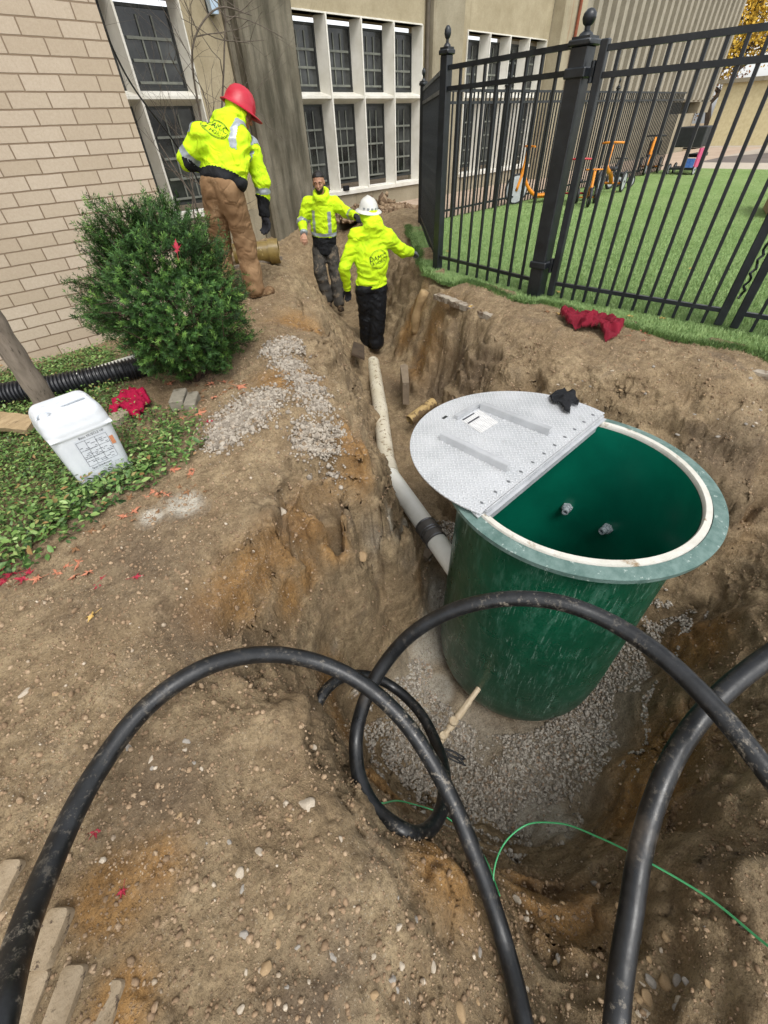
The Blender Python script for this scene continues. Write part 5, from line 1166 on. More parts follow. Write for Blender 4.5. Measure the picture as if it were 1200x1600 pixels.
M_yl = leafmat('yellow_leaves', '#b8902a', '#c9a63c', '#8d7a2e', .5, .7, 3); M_ol = leafmat('olive_leaves', '#6f6a34', '#87793c', '#a58838', .5, .7, 3); M_ru = leafmat('russet_leaves', '#8d5e36', '#a3794a', '#6d5a3a', .5, .7, 3)
tree('autumn_tree', 39, 11.5, 8.5, 4, M_yl, 'tall yellow leaved autumn tree behind the cream building', None, 3, 6500)
tree('autumn_tree', 44, 8.0, 9.5, 4, M_ol, 'olive and yellow tree rising right of the ribbed building', None, 8, 6000)
tree('autumn_tree', 46, 13.0, 11, 4, M_ru, 'tall sparse russet tree furthest behind the ribbed building', None, 12, 3000)
tree('autumn_tree', 37, 3.5, 7, 3.5, M_yl, 'yellow tree above the cream building at the right edge', None, 17, 4500)
# --- ground cover bed at the left
BED = [tuple(W(x, y, 0)[:2]) for x, y in ((0, 905), (60, 880), (130, 835), (200, 790), (250, 765), (300, 735), (330, 700), (318, 660), (250, 640), (200, 600), (210, 560), (160, 545), (60, 575), (0, 560))]+[(-.6, 4.4), (-1.6, 4.4), (-1.6, 2.4), (-.75, 2.2)]
N = 110000; X = rng.uniform(-1.6, 1.6, N); Y = rng.uniform(1.5, 4.5, N); dens = vnoise(np.stack([X*2.2, Y*2.2, X*0], 1), 81)
ok = inpoly(X, Y, BED) & (rng.uniform(-.85, 1, N) < dens+.62); X, Y = X[ok], Y[ok]
ed = ~inpoly(X+.10, Y-.10, BED) | ~inpoly(X+.06, Y-.06, BED); keep = ~ed | (rng.uniform(0, 1, len(X)) < .35); X, Y = X[keep], Y[keep]
Z = ground_z(X, Y)+np.abs(rng.normal(.02, .028, len(X)))+.004
lv = np.array([(-.0, -1, 0), (.42, -.35, .10), (.46, .2, .12), (0, 1, -.08), (-.46, .2, .12), (-.42, -.35, .10), (0, -.1, -.02)])
lf_ = np.array([(0, 1, 6), (1, 2, 6), (2, 3, 6), (3, 4, 6), (4, 5, 6), (5, 0, 6)])
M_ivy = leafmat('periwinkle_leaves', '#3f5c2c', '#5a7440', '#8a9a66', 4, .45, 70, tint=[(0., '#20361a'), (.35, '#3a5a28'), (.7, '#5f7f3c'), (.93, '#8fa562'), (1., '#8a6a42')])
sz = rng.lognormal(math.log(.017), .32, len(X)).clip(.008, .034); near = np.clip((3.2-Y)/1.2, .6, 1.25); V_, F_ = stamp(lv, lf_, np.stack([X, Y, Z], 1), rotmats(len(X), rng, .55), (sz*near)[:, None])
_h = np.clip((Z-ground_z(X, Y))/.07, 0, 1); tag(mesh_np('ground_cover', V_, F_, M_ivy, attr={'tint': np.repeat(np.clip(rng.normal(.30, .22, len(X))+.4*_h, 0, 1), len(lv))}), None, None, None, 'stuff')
k = rng.permutation(len(X))[:2600]
sv = np.array([(-.0012, 0, 0), (.0012, 0, 0), (.0, 1, .2)])
V_, F_ = stamp(sv, np.array([(0, 1, 2)]), np.stack([X[k], Y[k], Z[k]-.01], 1), rotmats(len(k), rng, .5), rng.uniform(.05, .11, len(k))[:, None]*np.array([[14, 1, 1]]))
tag(mesh_np('dry_stems', V_, F_, M_('straw', '#a08a62', '#7a6746', .9, 40)), None, None, None, 'stuff')
# --- fallen leaves: star shaped maple leaves, each its own thing
def maple(seed):
    r3 = random.Random(seed); pts = []; n = 5
    angs = [-110, -55, 0, 55, 110]; ls = [.55, .85, 1.0, .85, .55]
    pts.append((0, -.35))
    for i, (a, l) in enumerate(zip(angs, ls)):
        a0 = R_(90-a if False else 90+a*-1)
        for da, rr in ((-20, .38*l), (-11, .62*l), (-8, .58*l), (0, l), (8, .58*l), (11, .62*l), (20, .38*l)):
            q = math.radians(90-a*1.0+0)+0; ang = math.radians(90+a-180*0)*1.0; ang = math.radians(90)-math.radians(a)+math.radians(-da); pts.append((math.cos(ang)*rr, math.sin(ang)*rr))
    pts = [pts[0]]+pts[1:][::-1] if False else pts
    V_ = [(0, 0, .06)]+[(x, y, .10*math.sin(3*math.atan2(y, x)+seed)+r3.uniform(-.05, .10)) for x, y in pts]; F_ = [(0, i+1, (i+1) % len(pts)+1) for i in range(len(pts))]
    V2 = [(x, y, z-.018) for x, y, z in V_]; n_ = len(V_); F_ = F_+[(a+n_, c+n_, b+n_) for a, b, c in F_]
    V_ += V2; s = MB(); s.add(V_, F_); s.bar((0, -.3, .0), (.12, -1.0, .05), .03, .03); return s
M_lv = {'salmon': leafmat('salmon_leaf', '#b9765a', '#a3674b', '#c9957a', 30, .7, 90), 'yellow': leafmat('pale_yellow_leaf', '#c9a860', '#b08d48', '#d8c08a', 30, .7, 90), 'red': leafmat('red_leaf', '#a4293d', '#8a2233', '#c04a58', 30, .7, 90), 'brown': leafmat('brown_leaf', '#7d5a3e', '#93704f', '#5d412c', 30, .7, 90)}
_lm = {}
def fallen_leaf(p, size, col, label, group=None, rz=None, sd_=0, tilt=0):
    key = (col, sd_ % 4)
    if key not in _lm: o = maple(sd_ % 4+1).build('fallen_leaf', M_lv[col]); _lm[key] = o.data; bpy.data.objects.remove(o)
    o = bpy.data.objects.new('fallen_leaf', _lm[key]); COL.objects.link(o); o.location = [float(p[0]), float(p[1]), float(p[2])+.006]; o.rotation_euler = (rng.normal(0, .15)+tilt, rng.normal(0, .15), rng.uniform(0, 6.28) if rz is None else rz); o.scale = (size,)*3
    return tag(o, label, 'leaf', group)
fallen_leaf(G(145, 962), .042, 'yellow', 'large pale yellow maple leaf lying alone on the dirt at the left', sd_=1)
fallen_leaf(G(876, 492), .06, 'yellow', 'pale yellow leaf on the dirt just left of the red cloth', sd_=2)
fallen_leaf(G(855, 488), .05, 'brown', 'brown leaf beside the yellow leaf left of the red cloth', sd_=3)
for i, (x, y, s_) in enumerate([(270, 735, .035), (300, 742, .03), (125, 880, .035), (105, 885, .03), (92, 896, .03), (250, 772, .034), (262, 775, .03), (240, 770, .028), (230, 778, .03), (300, 735, .025), (352, 598, .04), (335, 622, .03), (310, 648, .04), (285, 655, .03), (210, 800, .03), (195, 808, .03), (120, 900, .03), (140, 895, .028), (60, 905, .03), (265, 600, .04), (375, 605, .05), (330, 600, .04), (220, 690, .03)]):
    fallen_leaf(G(x, y), s_*1.45, 'salmon', 'salmon pink leaf among the others on the edge of the ground cover', 'salmon leaves along the bed edge', sd_=i)
for i, (x, y, s_) in enumerate([(212, 903, .03), (155, 915, .03), (20, 898, .045), (35, 905, .04), (8, 910, .04), (48, 896, .03), (326, 660, .035), (150, 1300, .025), (193, 1392, .02), (5, 890, .035), (30, 915, .03), (160, 905, .02)]):
    fallen_leaf(G(x, y), s_*1.2, 'red', 'small dark red leaf on the dirt at the left', 'red leaves on the dirt', sd_=i)
for i in range(46):
    x, y = (rng.uniform(0, 330), rng.uniform(740, 930)) if i < 20 else (rng.uniform(250, 390), rng.uniform(590, 650))
    if i < 20: y = 915-(x*.50)+rng.normal(0, 14)
    fallen_leaf(G(x, y), rng.uniform(.024, .044), 'brown', 'curled brown leaf in the litter beside the bed and bush', 'brown leaf litter', sd_=i)
for i in range(40):
    f = rng.uniform(0, 1); x = 905+f*170+rng.normal(0, 8); y = 493+f*48+rng.normal(0, 4)
    fallen_leaf(G(x, y), rng.uniform(.022, .042), 'salmon' if i % 3 else 'brown', 'curled pinkish brown leaf in the litter along the turf edging' if i % 3 else 'dull brown leaf in the litter along the turf edging', 'leaf litter along the turf edging', sd_=i)
for i, (x, y) in enumerate([(873, 457), (985, 495), (1035, 498), (735, 480), (1178, 400), (1080, 420), (960, 300), (700, 393)]): fallen_leaf(W(x, y, .03), .045, 'yellow', 'small yellow leaf lying on the green turf', 'yellow leaves on the turf', sd_=i)
fallen_leaf(WD(277, 392, 2.74), .05, 'red', 'pinkish red leaf caught on the front of the yew bush', sd_=1, tilt=1.2)
# ------------------------------------------------------------------ gravel and stones
M_grav = stone_mat('pea_gravel', [(.0, '#827b70'), (.3, '#a29b8f'), (.55, '#bab3a7'), (.8, '#ccc5b9'), (1., '#a38b72')], 55)
M_whitest = stone_mat('crushed_stone', [(.0, '#7d7468'), (.4, '#9b9285'), (.8, '#b4ab9d'), (1., '#8c7a64')], 45)
N = 60000; a = rng.uniform(0, 2*np.pi, N); r_ = np.sqrt(rng.uniform(.33, 2.7, N)); X = TC[0]-.15+np.cos(a)*r_; Y = TC[1]+.05+np.sin(a)*r_; Zg = ground_z(X, Y)
cs = np.array([W(x, y, z)[:2] for x, y, z in ((670, 1000, -1.9), (700, 1070, -1.93), (765, 1160, -1.95), (680, 930, -1.85), (860, 1290, -1.93))]); cr_ = np.array([.22, .14, .11, .2, .16])
sl_ = (np.hypot(X[:, None]-cs[None, :, 0], Y[:, None]-cs[None, :, 1]) < cr_*(1+.5*vnoise(np.stack([X*7, Y*7, X*0], 1), 91))[:, None]).any(1)
slope = np.abs(ground_z(X+.03, Y)-Zg)+np.abs(ground_z(X, Y+.03)-Zg)
ok = (Zg < -1.42-.08*vnoise(np.stack([X*5, Y*5, X*0], 1), 92)) & (np.hypot(X-TC[0], Y-TC[1]) > .55) & (slope < .055) & (~sl_ | (rng.uniform(0, 1, N) < .12)); X, Y, Zg = X[ok], Y[ok], Zg[ok]
stone_mesh('gravel_bed', np.stack([X, Y, Zg+rng.uniform(-.004, .012, len(X))], 1), rng.lognormal(math.log(.0105), .3, len(X)), M_grav)
def pile(name, cx, cy, rx, n, s0, px, mat=M_whitest):
    P = []
    for (x, y, z, r) in px:
        c = W(x, y, z); k = int(n*r*r*14); q = rng.normal(0, r*.40, (k, 2)); P.append(c[:2]+q)
    P = np.vstack(P); z = ground_z(P[:, 0], P[:, 1]); stone_mesh(name, np.stack([P[:, 0], P[:, 1], z+rng.uniform(-.004, .008, len(P))], 1), rng.lognormal(math.log(s0), .35, len(P)), mat)
pile('crushed_stone_spill', 0, 0, 0, 2600, .0085, [(390, 640, .12, .24), (360, 665, .08, .16), (345, 690, .05, .12), (420, 625, .13, .12), (430, 550, .15, .12), (450, 565, .15, .14), (470, 590, .13, .13), (485, 620, .1, .13), (500, 650, .06, .10), (455, 540, .15, .12), (510, 690, .02, .14), (480, 690, .02, .12)])
# loose crumbs and pebbles all over the dug soil
N = 30000; X = rng.uniform(-.95, 4.0, N); Y = rng.uniform(-.9, 4.6, N); d_ = np.hypot(X, Y); ok = (rng.uniform(0, 1, N) < np.clip(1.6/(d_+.3), .12, 1)) & ~inpoly(X, Y, BED) & (vnoise(np.stack([X*3, Y*3, X*0], 1), 95) > -.35); X, Y = X[ok], Y[ok]; Z = ground_z(X, Y)
sz = rng.lognormal(math.log(.0028), .6, len(X)).clip(.0012, .012)
k = rng.uniform(0, 1, len(X)) < .20
stone_mesh('soil_pebbles', np.stack([X, Y, Z+sz*.2], 1)[k], sz[k], stone_mat('soil_pebble', [(.0, '#8a7a66'), (.5, '#b0a08a'), (1., '#cfc3b0')], 60))
N = 170000; X = rng.uniform(-.95, 4.0, N); Y = rng.uniform(-.9, 4.6, N); d_ = np.hypot(X, Y); ok = (rng.uniform(0, 1, N) < np.clip(1.5/(d_+.3), .1, 1)) & ~inpoly(X, Y, BED); X, Y = X[ok], Y[ok]; Z = ground_z(X, Y)
ok = Z > -1.6; X, Y, Z = X[ok], Y[ok], Z[ok]; sz = rng.lognormal(math.log(.0027), .66, len(X)).clip(.0012, .014)
stone_mesh('soil_crumbs', np.stack([X, Y, Z], 1), sz, stone_mat('soil_crumb', [(.0, '#77634d'), (.5, '#92795e'), (1., '#ae977b')], 40))
# single stones
_st = []
def round_stone(seed, blocky=False):
    r3 = np.random.default_rng(seed); import bmesh
    bm = bmesh.new(); bmesh.ops.create_icosphere(bm, subdivisions=3, radius=1.0); V_ = np.array([v.co[:] for v in bm.verts]); F_ = [[v.index for v in f.verts] for f in bm.faces]; bm.free()
    n_ = r3.normal(size=(9, 3)); n_ /= np.linalg.norm(n_, axis=1)[:, None]; dcut = r3.uniform(.62, .9, 9)
    for a_, b_ in zip(n_, dcut): s_ = V_ @ a_; V_ = V_-np.clip(s_-b_, 0, None)[:, None]*a_*.92
    V_ = V_*(1+.05*fbm(V_*2.5, 3, seed)[:, None])*np.array([1, .72, .5]); return V_, F_
M_stones = [M_('pale_stone', '#b9ad9b', '#9d907d', .85, 14, 80, .3), M_('buff_stone', '#a58d6c', '#8c7352', .85, 14, 80, .3), M_('grey_stone', '#9b958c', '#7d766c', .85, 14, 80, .3)]
for i in range(6):
    V_, F_ = round_stone(100+i); o = mesh_np('stone', V_, F_, M_stones[i % 3], smooth='all'); _st.append(o.data); bpy.data.objects.remove(o)
def stone(x, y, wpx, label, k, group=None, sink=.35):
    p = G(x, y); t_ = float((p-CP) @ CF); s_ = wpx/642*t_/2; o = bpy.data.objects.new('stone', _st[k % 6]); COL.objects.link(o); o.location = (p[0], p[1], p[2]+s_*(.5-sink)); o.scale = (s_, s_, s_); o.rotation_euler = (rng.normal(0, .2), rng.normal(0, .2), rng.uniform(0, 6.28)); tag(o, label, 'stone', group)
for x, y, w_, lab in [(438, 801, 26, 'whitish stone stuck in the ochre ledge of the left bank'), (480, 1259, 34, 'yellow ochre stone near the middle foreground beside small pebbles'), (42, 1084, 22, 'pale flat pebble left of the arching conduit'), (88, 1087, 18, 'small pale pebble right of the flat pebble at left'), (203, 1168, 20, 'white pebble touching the left conduit'), (372, 1365, 26, 'angular grey stone in the loose cluster of the foreground'), (405, 1333, 18, 'small rounded pebble above the angular grey stone'), (374, 1336, 14, 'small chip beside the angular grey stone'), (518, 1493, 26, 'long pale stone in the lower foreground'), (415, 1512, 24, 'narrow upright splinter of stone in the lower foreground'), (380, 1460, 22, 'flat oval pebble left of the splinter'), (433, 1475, 20, 'grey double pebble above the splinter'), (298, 1542, 15, 'small round pebble in the lower left foreground'), (565, 870, 24, 'brown stone beneath the grey coupling'), (718, 1580, 26, 'round pale stone at the bottom edge by the conduit')]:
    stone(x, y, w_, lab, int(x) % 6)
for i, (x, y, w_) in enumerate([(238, 1187, 14), (247, 1192, 14), (240, 1198, 12), (252, 1204, 13), (235, 1208, 11), (292, 1160, 14), (289, 1172, 9), (291, 1182, 9), (303, 1192, 8), (315, 1202, 8), (281, 1277, 14), (297, 1282, 10), (310, 1285, 10), (268, 1265, 7), (324, 1318, 6), (255, 1230, 9), (170, 1220, 8), (355, 1355, 9), (360, 1395, 12), (340, 1390, 10), (385, 1325, 8), (447, 1257, 14), (452, 1283, 16), (463, 1271, 12)]):
    stone(x, y, w_, 'small pale pebble in the clusters beside the arching conduit', i, 'pebble clusters in the foreground')
for i in range(70):
    x, y = rng.uniform(330, 1180), rng.uniform(1380, 1595)
    if x < 700 and i % 2: y = rng.uniform(1150, 1590)
    stone(x, y, rng.uniform(6, 17), 'small stone lying loose on the dug soil of the foreground', i, 'loose stones on the foreground soil')
for i in range(60):
    x, y = rng.uniform(840, 1195), rng.uniform(560, 690) ; stone(x, y, rng.uniform(4, 8), 'little pebble on the dirt between the basin and the turf', i, 'pebbles on the dirt by the turf')
for i in range(14): x, y = rng.uniform(975, 1090), rng.uniform(1530, 1598); stone(x, y, rng.uniform(14, 28), 'chunky pale stone at the bottom edge between the conduits', i, 'stones at the bottom edge')

# ------------------------------------------------------------------ pavers
M_pav = M_('pitted_paver', '#9b8b73', '#837259', .9, 14, 90, .8, .006, c3='#4d4034', ns3=48, t3=.585)
def paver(x, y, ang, L, w, h, label, sink=.02, z=None, group='old pavers in the dirt'):
    p = G(x, y); rot = Matrix.Rotation(ang, 3, 'Z') @ Matrix.Rotation(rng.normal(0, .03), 3, 'X'); m = MB(); n = 10; b = w*.24; poly = []
    for cx, cy, a0 in ((L/2-b, w/2-b, 0), (-L/2+b, w/2-b, 90), (-L/2+b, -w/2+b, 180), (L/2-b, -w/2+b, 270)):
        for k in range(5): a = R_(a0+k*22.5); poly.append((cx+b*math.cos(a), cy+b*math.sin(a)))
    def shape(x_, y_, z_): return tuple(rot @ Vector((x_, y_, z_))+Vector((p[0], p[1], p[2]-sink)))
    n = len(poly); lay = [(1, -.5*h), (1, .38*h), (.955, .5*h)]; V_ = [shape(px*s_, py*s_, z_) for s_, z_ in lay for px, py in poly]
    F_ = [(l*n+i, l*n+(i+1) % n, (l+1)*n+(i+1) % n, (l+1)*n+i) for l in range(2) for i in range(n)]+[tuple(range(n-1, -1, -1)), tuple(range(2*n, 3*n))]
    tag(m.add(V_, F_).build('paver', M_pav, smooth=40, loc=p), label, 'paver', None)
def pang(p0, p1): a, b = G(*p0), G(*p1); return math.atan2(b[1]-a[1], b[0]-a[0])
aa = pang((72, 1500), (100, 1430)); A1 = G(63, 1518); A2 = G(100, 1415); Lp = float(np.hypot(*(A2-A1)[:2])); print('paver len', Lp)
Lq = min(.17, Lp*.95); print('Lq', Lq)
paver(84, 1465, aa, Lq, Lq*.5, .05, 'pale pitted paver lying clear to the right of the left conduit', -.004)
paver(8, 1385, aa, Lq, Lq*.5, .05, 'pale paver cut by the left edge of the picture', 0.0)
paver(50, 1568, aa, Lq, Lq*.5, .05, 'paver in the bottom left corner next to the conduit', .0)
paver(106, 1560, aa, Lq, Lq*.5, .05, 'paver second from the left along the bottom edge', .0)
paver(162, 1585, aa, Lq, Lq*.5, .05, 'dirt-covered paver third from the left along the bottom edge', .018)
# grey concrete bricks by the bush
M_conc = M_('grey_concrete_brick', '#8d8778', '#767062', .95, 20, 80, .5, .006, c3='#5d5645', ns3=12, t3=.58)
def brick(p, d, rz, label, tilt=0, cat='brick', mat=M_conc, name='concrete_brick'):
    rot = Matrix.Rotation(rz, 3, 'Z') @ Matrix.Rotation(tilt, 3, 'Y'); tag(MB().box(tuple(p), d, rot=rot, bev=.006).build(name, mat, loc=p), label, cat)
p = W(281, 626, .05); brick(p, (.19, .09, .09), 1.0, 'grey concrete brick standing left of its neighbour below the bush')
p = W(301, 630, .045); brick(p, (.19, .075, .08), 1.0, 'grooved grey concrete brick right of the other brick below the bush')
p = W(190, 654, .03); brick(p, (.20, .10, .08), .75, 'rough pale concrete block under the crimson cloth', .1, mat=M_('pale_block', '#a39a85', '#857c68', .95, 14, 60, .6, .01, c3='#c2bba6', ns3=20, t3=.6))
p = W(622, 806, -1.1); brick(p, (.07, .05, .24), 1.0, 'pale upright concrete brick wedged under the white pipe', .0, mat=M_('pale_wet_block', '#a9a292', '#8c8575', .8, 9))
p = W(672, 872, -1.45)
# broken slabs and old stone
def slab(p, poly, h, rz, tilt, label, mat, cat='slab', name='broken_slab'):
    rot = Matrix.Rotation(rz, 3, 'Z') @ Matrix.Rotation(tilt, 3, 'X'); m = MB(); m.prism(poly, -h/2, h/2, lambda x_, y_, z_: tuple(rot @ Vector((x_, y_, z_))+Vector([float(q) for q in p]))); tag(m.build(name, mat, loc=p), label, cat)
M_slab = M_('old_brown_stone', '#857663', '#6d5f4e', .85, 8, 40, .6, .01, c3='#9c9282', ns3=6, t3=.6)
slab(W(632, 600, -.83), [(-.03, -.24), (.04, -.25), (.05, .2), (.02, .26), (-.04, .22)], .26, -.75, .0, 'narrow grey slab standing against the right bank by the muddy pipe', M_slab)
slab(W(640, 948, -1.68), [(-.07, -.05), (.02, -.07), (.08, -.02), (.07, .06), (-.02, .05), (-.05, .02)], .05, .4, .2, 'broken brown slab at the edge of the pale slurry', M_slab)
slab(W(668, 862, -1.42), [(-.09, -.04), (.06, -.06), (.10, .02), (.03, .06), (-.06, .05)], .05, .3, .1, 'flat grey broken slab below the pipe coupling', M_slab)
slab(W(560, 548, -.55), [(-.22, -.05), (.2, -.09), (.24, .04), (-.15, .1)], .025, .95, .35, 'thin dark board jutting from the left bank beside the white helmet worker', M_('dark_board', '#4c3d2e', '#372c22', .9, 9), 'board', 'wooden_board')

# ------------------------------------------------------------------ white jug
jr = 0.06
jc = W(168, 748, .0); jc = np.array([.092, 2.45, .0])
jug = thing('plastic_jug', 'white square plastic jug with printed label standing in the ground cover', 'jug', jc)
_c, _s = math.cos(-jr), math.sin(-jr)
def jloc(P): q = P-jc; return np.stack([q[..., 0]*_c-q[..., 1]*_s, q[..., 0]*_s+q[..., 1]*_c, q[..., 2]], -1)
def rbox(q, c, hx, hy, hz, r):
    d = np.abs(q-np.array(c))-np.stack([hx-r+0*q[..., 0], hy-r+0*q[..., 0], hz-r+0*q[..., 0]], -1); return np.linalg.norm(np.maximum(d, 0), axis=-1)+np.minimum(d.max(-1), 0)-r
def jugf(P):
    q = jloc(P)/1.07; q[..., 2] = q[..., 2]/1.10; z = q[..., 2]; tp = 1-.10*np.clip((.30-z)/.30, 0, 1); Q = q.copy(); Q[..., 0] = q[..., 0]/tp; Q[..., 1] = q[..., 1]/tp
    d = rbox(Q, (0, 0, .155), .135, .125, .160, .048)
    d = smin(d, rbox(q, (0, .0, .300), .133, .123, .064, .055), .02)
    d = smax(d, (z-(.362-.10*np.clip((-q[..., 1]+.02), 0, .2))), .012)
    d = smin(d, rbox(q, (0, 0, .262), .1365, .1265, .005, .004), .008); d = smin(d, rbox(q, (0, 0, .03), .124, .115, .007, .005), .006)
    # handle pocket and spout well in the top
    d = smax(d, -rbox(q, (.045, -.005, .365), .052, .030, .040, .012), .008)
    h = cap(q, (-.012, -.005, .352), (.10, -.005, .358), .011, .011); d = smin(d, h, .006)
    d = smax(d, -cap(q, (-.088, -.045, .33), (-.088, -.045, .40), .030, .030), .006)
    d = smin(d, cap(q, (-.088, -.045, .30), (-.088, -.045, .338), .022, .022), .004)
    return d
V_, F_ = sdf_mesh(jugf, jc-np.array([.24, .24, .02]), jc+np.array([.24, .24, .46]), .0042)
M_jug = M_('white_hdpe', '#d6dade', '#c5cacf', .35, 4, 60, .08, c3='#9b9a86', ns3=9, t3=.66)
mesh_np('body', V_, F_, M_jug, jug, 'all')
def jp(x, z, o=.0025):      # point on the printed face (local -y)
    tp = 1-.10*max(0, min(1, (.30-z)/.30)); q = Vector((x*1.07, -(.125*1.07*tp)-o, z)); c, s = math.cos(jr), math.sin(jr); return (jc[0]+q.x*c-q.y*s, jc[1]+q.x*s+q.y*c, q.z*1.177)
def jquad(m, x0, x1, z0, z1, o=.003): m.add([jp(x0, z0, o), jp(x1, z0, o), jp(x1, z1, o), jp(x0, z1, o)], [(0, 1, 2, 3)])
m = MB(); jquad(m, -.055, .088, .085, .235, .0015); m.build('label_sheet', M_('label_white', '#d2d6db', '#c6cbd1', .45), jug)
m = MB()
for z in (.228, .185, .145, .108): jquad(m, -.05, .083, z-.0012, z)
for x in (-.05, -.012, .032, .083): jquad(m, x-.0008, x+.0008, .108, .228)
r5 = random.Random(3)
for z in [.222-.0075*k for k in range(15)]:
    x = -.047
    while x < .075:
        w_ = r5.uniform(.006, .02)
        if r5.random() < .55 and abs((z % .04)-.02) > .004: jquad(m, x, x+w_, z-.0022, z)
        x += w_+.004
m.build('label_print', M_('label_ink', '#5d6066', '#6a6d73', .6), jug)
def text3d(body, size, fn, name, mat, parent):
    cu = bpy.data.curves.new('t', 'FONT'); cu.body = body; cu.size = size; cu.align_x = 'LEFT'; cu.resolution_u = 2; to = bpy.data.objects.new('t', cu); COL.objects.link(to); bpy.context.view_layer.update(); tm = to.evaluated_get(bpy.context.evaluated_depsgraph_get()).to_mesh()
    V_ = [fn(v.co.x, v.co.y) for v in tm.vertices]; F_ = [tuple(p.vertices) for p in tm.polygons]; bpy.data.objects.remove(to); bpy.data.curves.remove(cu); return mesh_np(name, V_, F_, mat, parent)
M_ink = M_('black_ink', '#24262a', '#2e3035', .6)
text3d('Basic MUSCLE HF', .015, lambda x, y: jp(-.03+x, .238+y, .004), 'printed_text', M_ink, jug)
text3d('Quat Disinfectant', .0125, lambda x, y: jp(-.046+x, .092+y, .004), 'printed_text', M_ink, jug)
m = MB(); jquad(m, .086, .104, .165, .205, .003); m.build('orange_sticker', M_('orange_print', '#c98a66', '#b5744f', .6, 60), jug)
# ------------------------------------------------------------------ drain hose, pipe, posts at left
a = W(-60, 628, .09); b_ = W(110, 598, .09); c_ = W(215, 574, .09); e_ = W(275, 560, .07)
S_ = spline([a, b_, c_, e_], 60); L_ = 0; R__ = []; pr_ = S_[0]; PT = []
tot = np.cumsum([0]+[np.linalg.norm(S_[i+1]-S_[i]) for i in range(len(S_)-1)]); 
for i in range(len(S_)): R__.append(.058+.007*(1 if math.sin(tot[i]*2*math.pi/.022) > 0 else -1))
u_ = np.linspace(0, tot[-1], int(tot[-1]/.0037)); PT = np.stack([np.interp(u_, tot, np.array(S_)[:, k]) for k in range(3)], 1); RR = [.070+.008*np.clip(2.2*math.sin(q*2*math.pi/.024), -1, 1) for q in u_]
tag(MB().tube(PT, RR, 24).build('corrugated_hose', M_('black_corrugated', '#17181b', '#26272b', .38, 10), smooth=50, loc=a), 'black corrugated drain hose lying along the brick wall behind the jug', 'hose')
a = W(120, 592, .13)+np.array([.0, .05, 0]); b_ = W(218, 560, .13)+np.array([0, .05, 0]); tag(MB().ring(a, b_, .022, .018, 20).build('white_pipe_length', M_pvc, smooth=40, loc=a), 'thin white plastic pipe resting behind the corrugated hose', 'pipe')
def plank(p0, p1, w, h, label, mat, name, cat, up=(0, 0, 1)):
    m = MB(); p0 = np.array(p0); p1 = np.array(p1); S_ = [p0+(p1-p0)*i/8 for i in range(9)]; d = unit(p1-p0); u = np.array(up, float); s_ = unit(np.cross(d, u)); u2 = np.cross(s_, d); V_ = []
    for i, q in enumerate(S_):
        j = rng.normal(0, .0025, 8); V_ += [q+s_*(a*w/2+j[k])+u2*(b*h/2+j[k+4]) for k, (a, b) in enumerate(((-1, -1), (1, -1), (1, 1), (-1, 1)))]
    F_ = [(i*4+k, i*4+(k+1) % 4, i*4+4+(k+1) % 4, i*4+4+k) for i in range(8) for k in range(4)]+[(3, 2, 1, 0), (32, 33, 34, 35)]
    tag(m.add(V_, F_).build(name, mat, loc=p0), label, cat)
M_old = M_('weathered_timber', '#8d8173', '#6e6458', .9, 6, 60, .6, .006, c3='#4d443a', ns3=12, t3=.60, stretch=(6, 6, 1))
M_new = M_('pale_timber', '#a89270', '#8b7656', .85, 6, 60, .5, .006, c3='#6b5a42', ns3=10, t3=.62, stretch=(1, 6, 6))
tb = np.array([.03, 2.93, .02]); tt_ = WD(-30, 470, 2.75)
m = MB(); S_ = spline([tb, tb+(tt_-tb)*.35+np.array([.01, 0, 0]), tb+(tt_-tb)*.7, tt_, tt_+(tt_-tb)*.8], 6); m.tube(S_, [.062-.0008*i+.003*math.sin(i*1.7) for i in range(len(S_))], 14)
tag(m.build('leaning_post', M_old, smooth='all', loc=tb), 'grey weathered wooden post leaning at the left edge behind the jug', 'post')
plank(W(-30, 655, .12), W(52, 664, .09), .12, .04, 'pale timber board poking in behind the jug at the left edge', M_new, 'timber_board', 'board', (0, -.5, 1))
plank(W(352, 425, .16)+np.array([0, .1, 0]), W(436, 407, .17)+np.array([.1, .1, 0]), .06, .04, 'short dirty plank lying under the brown clay pipe', M_old, 'timber_board', 'board')
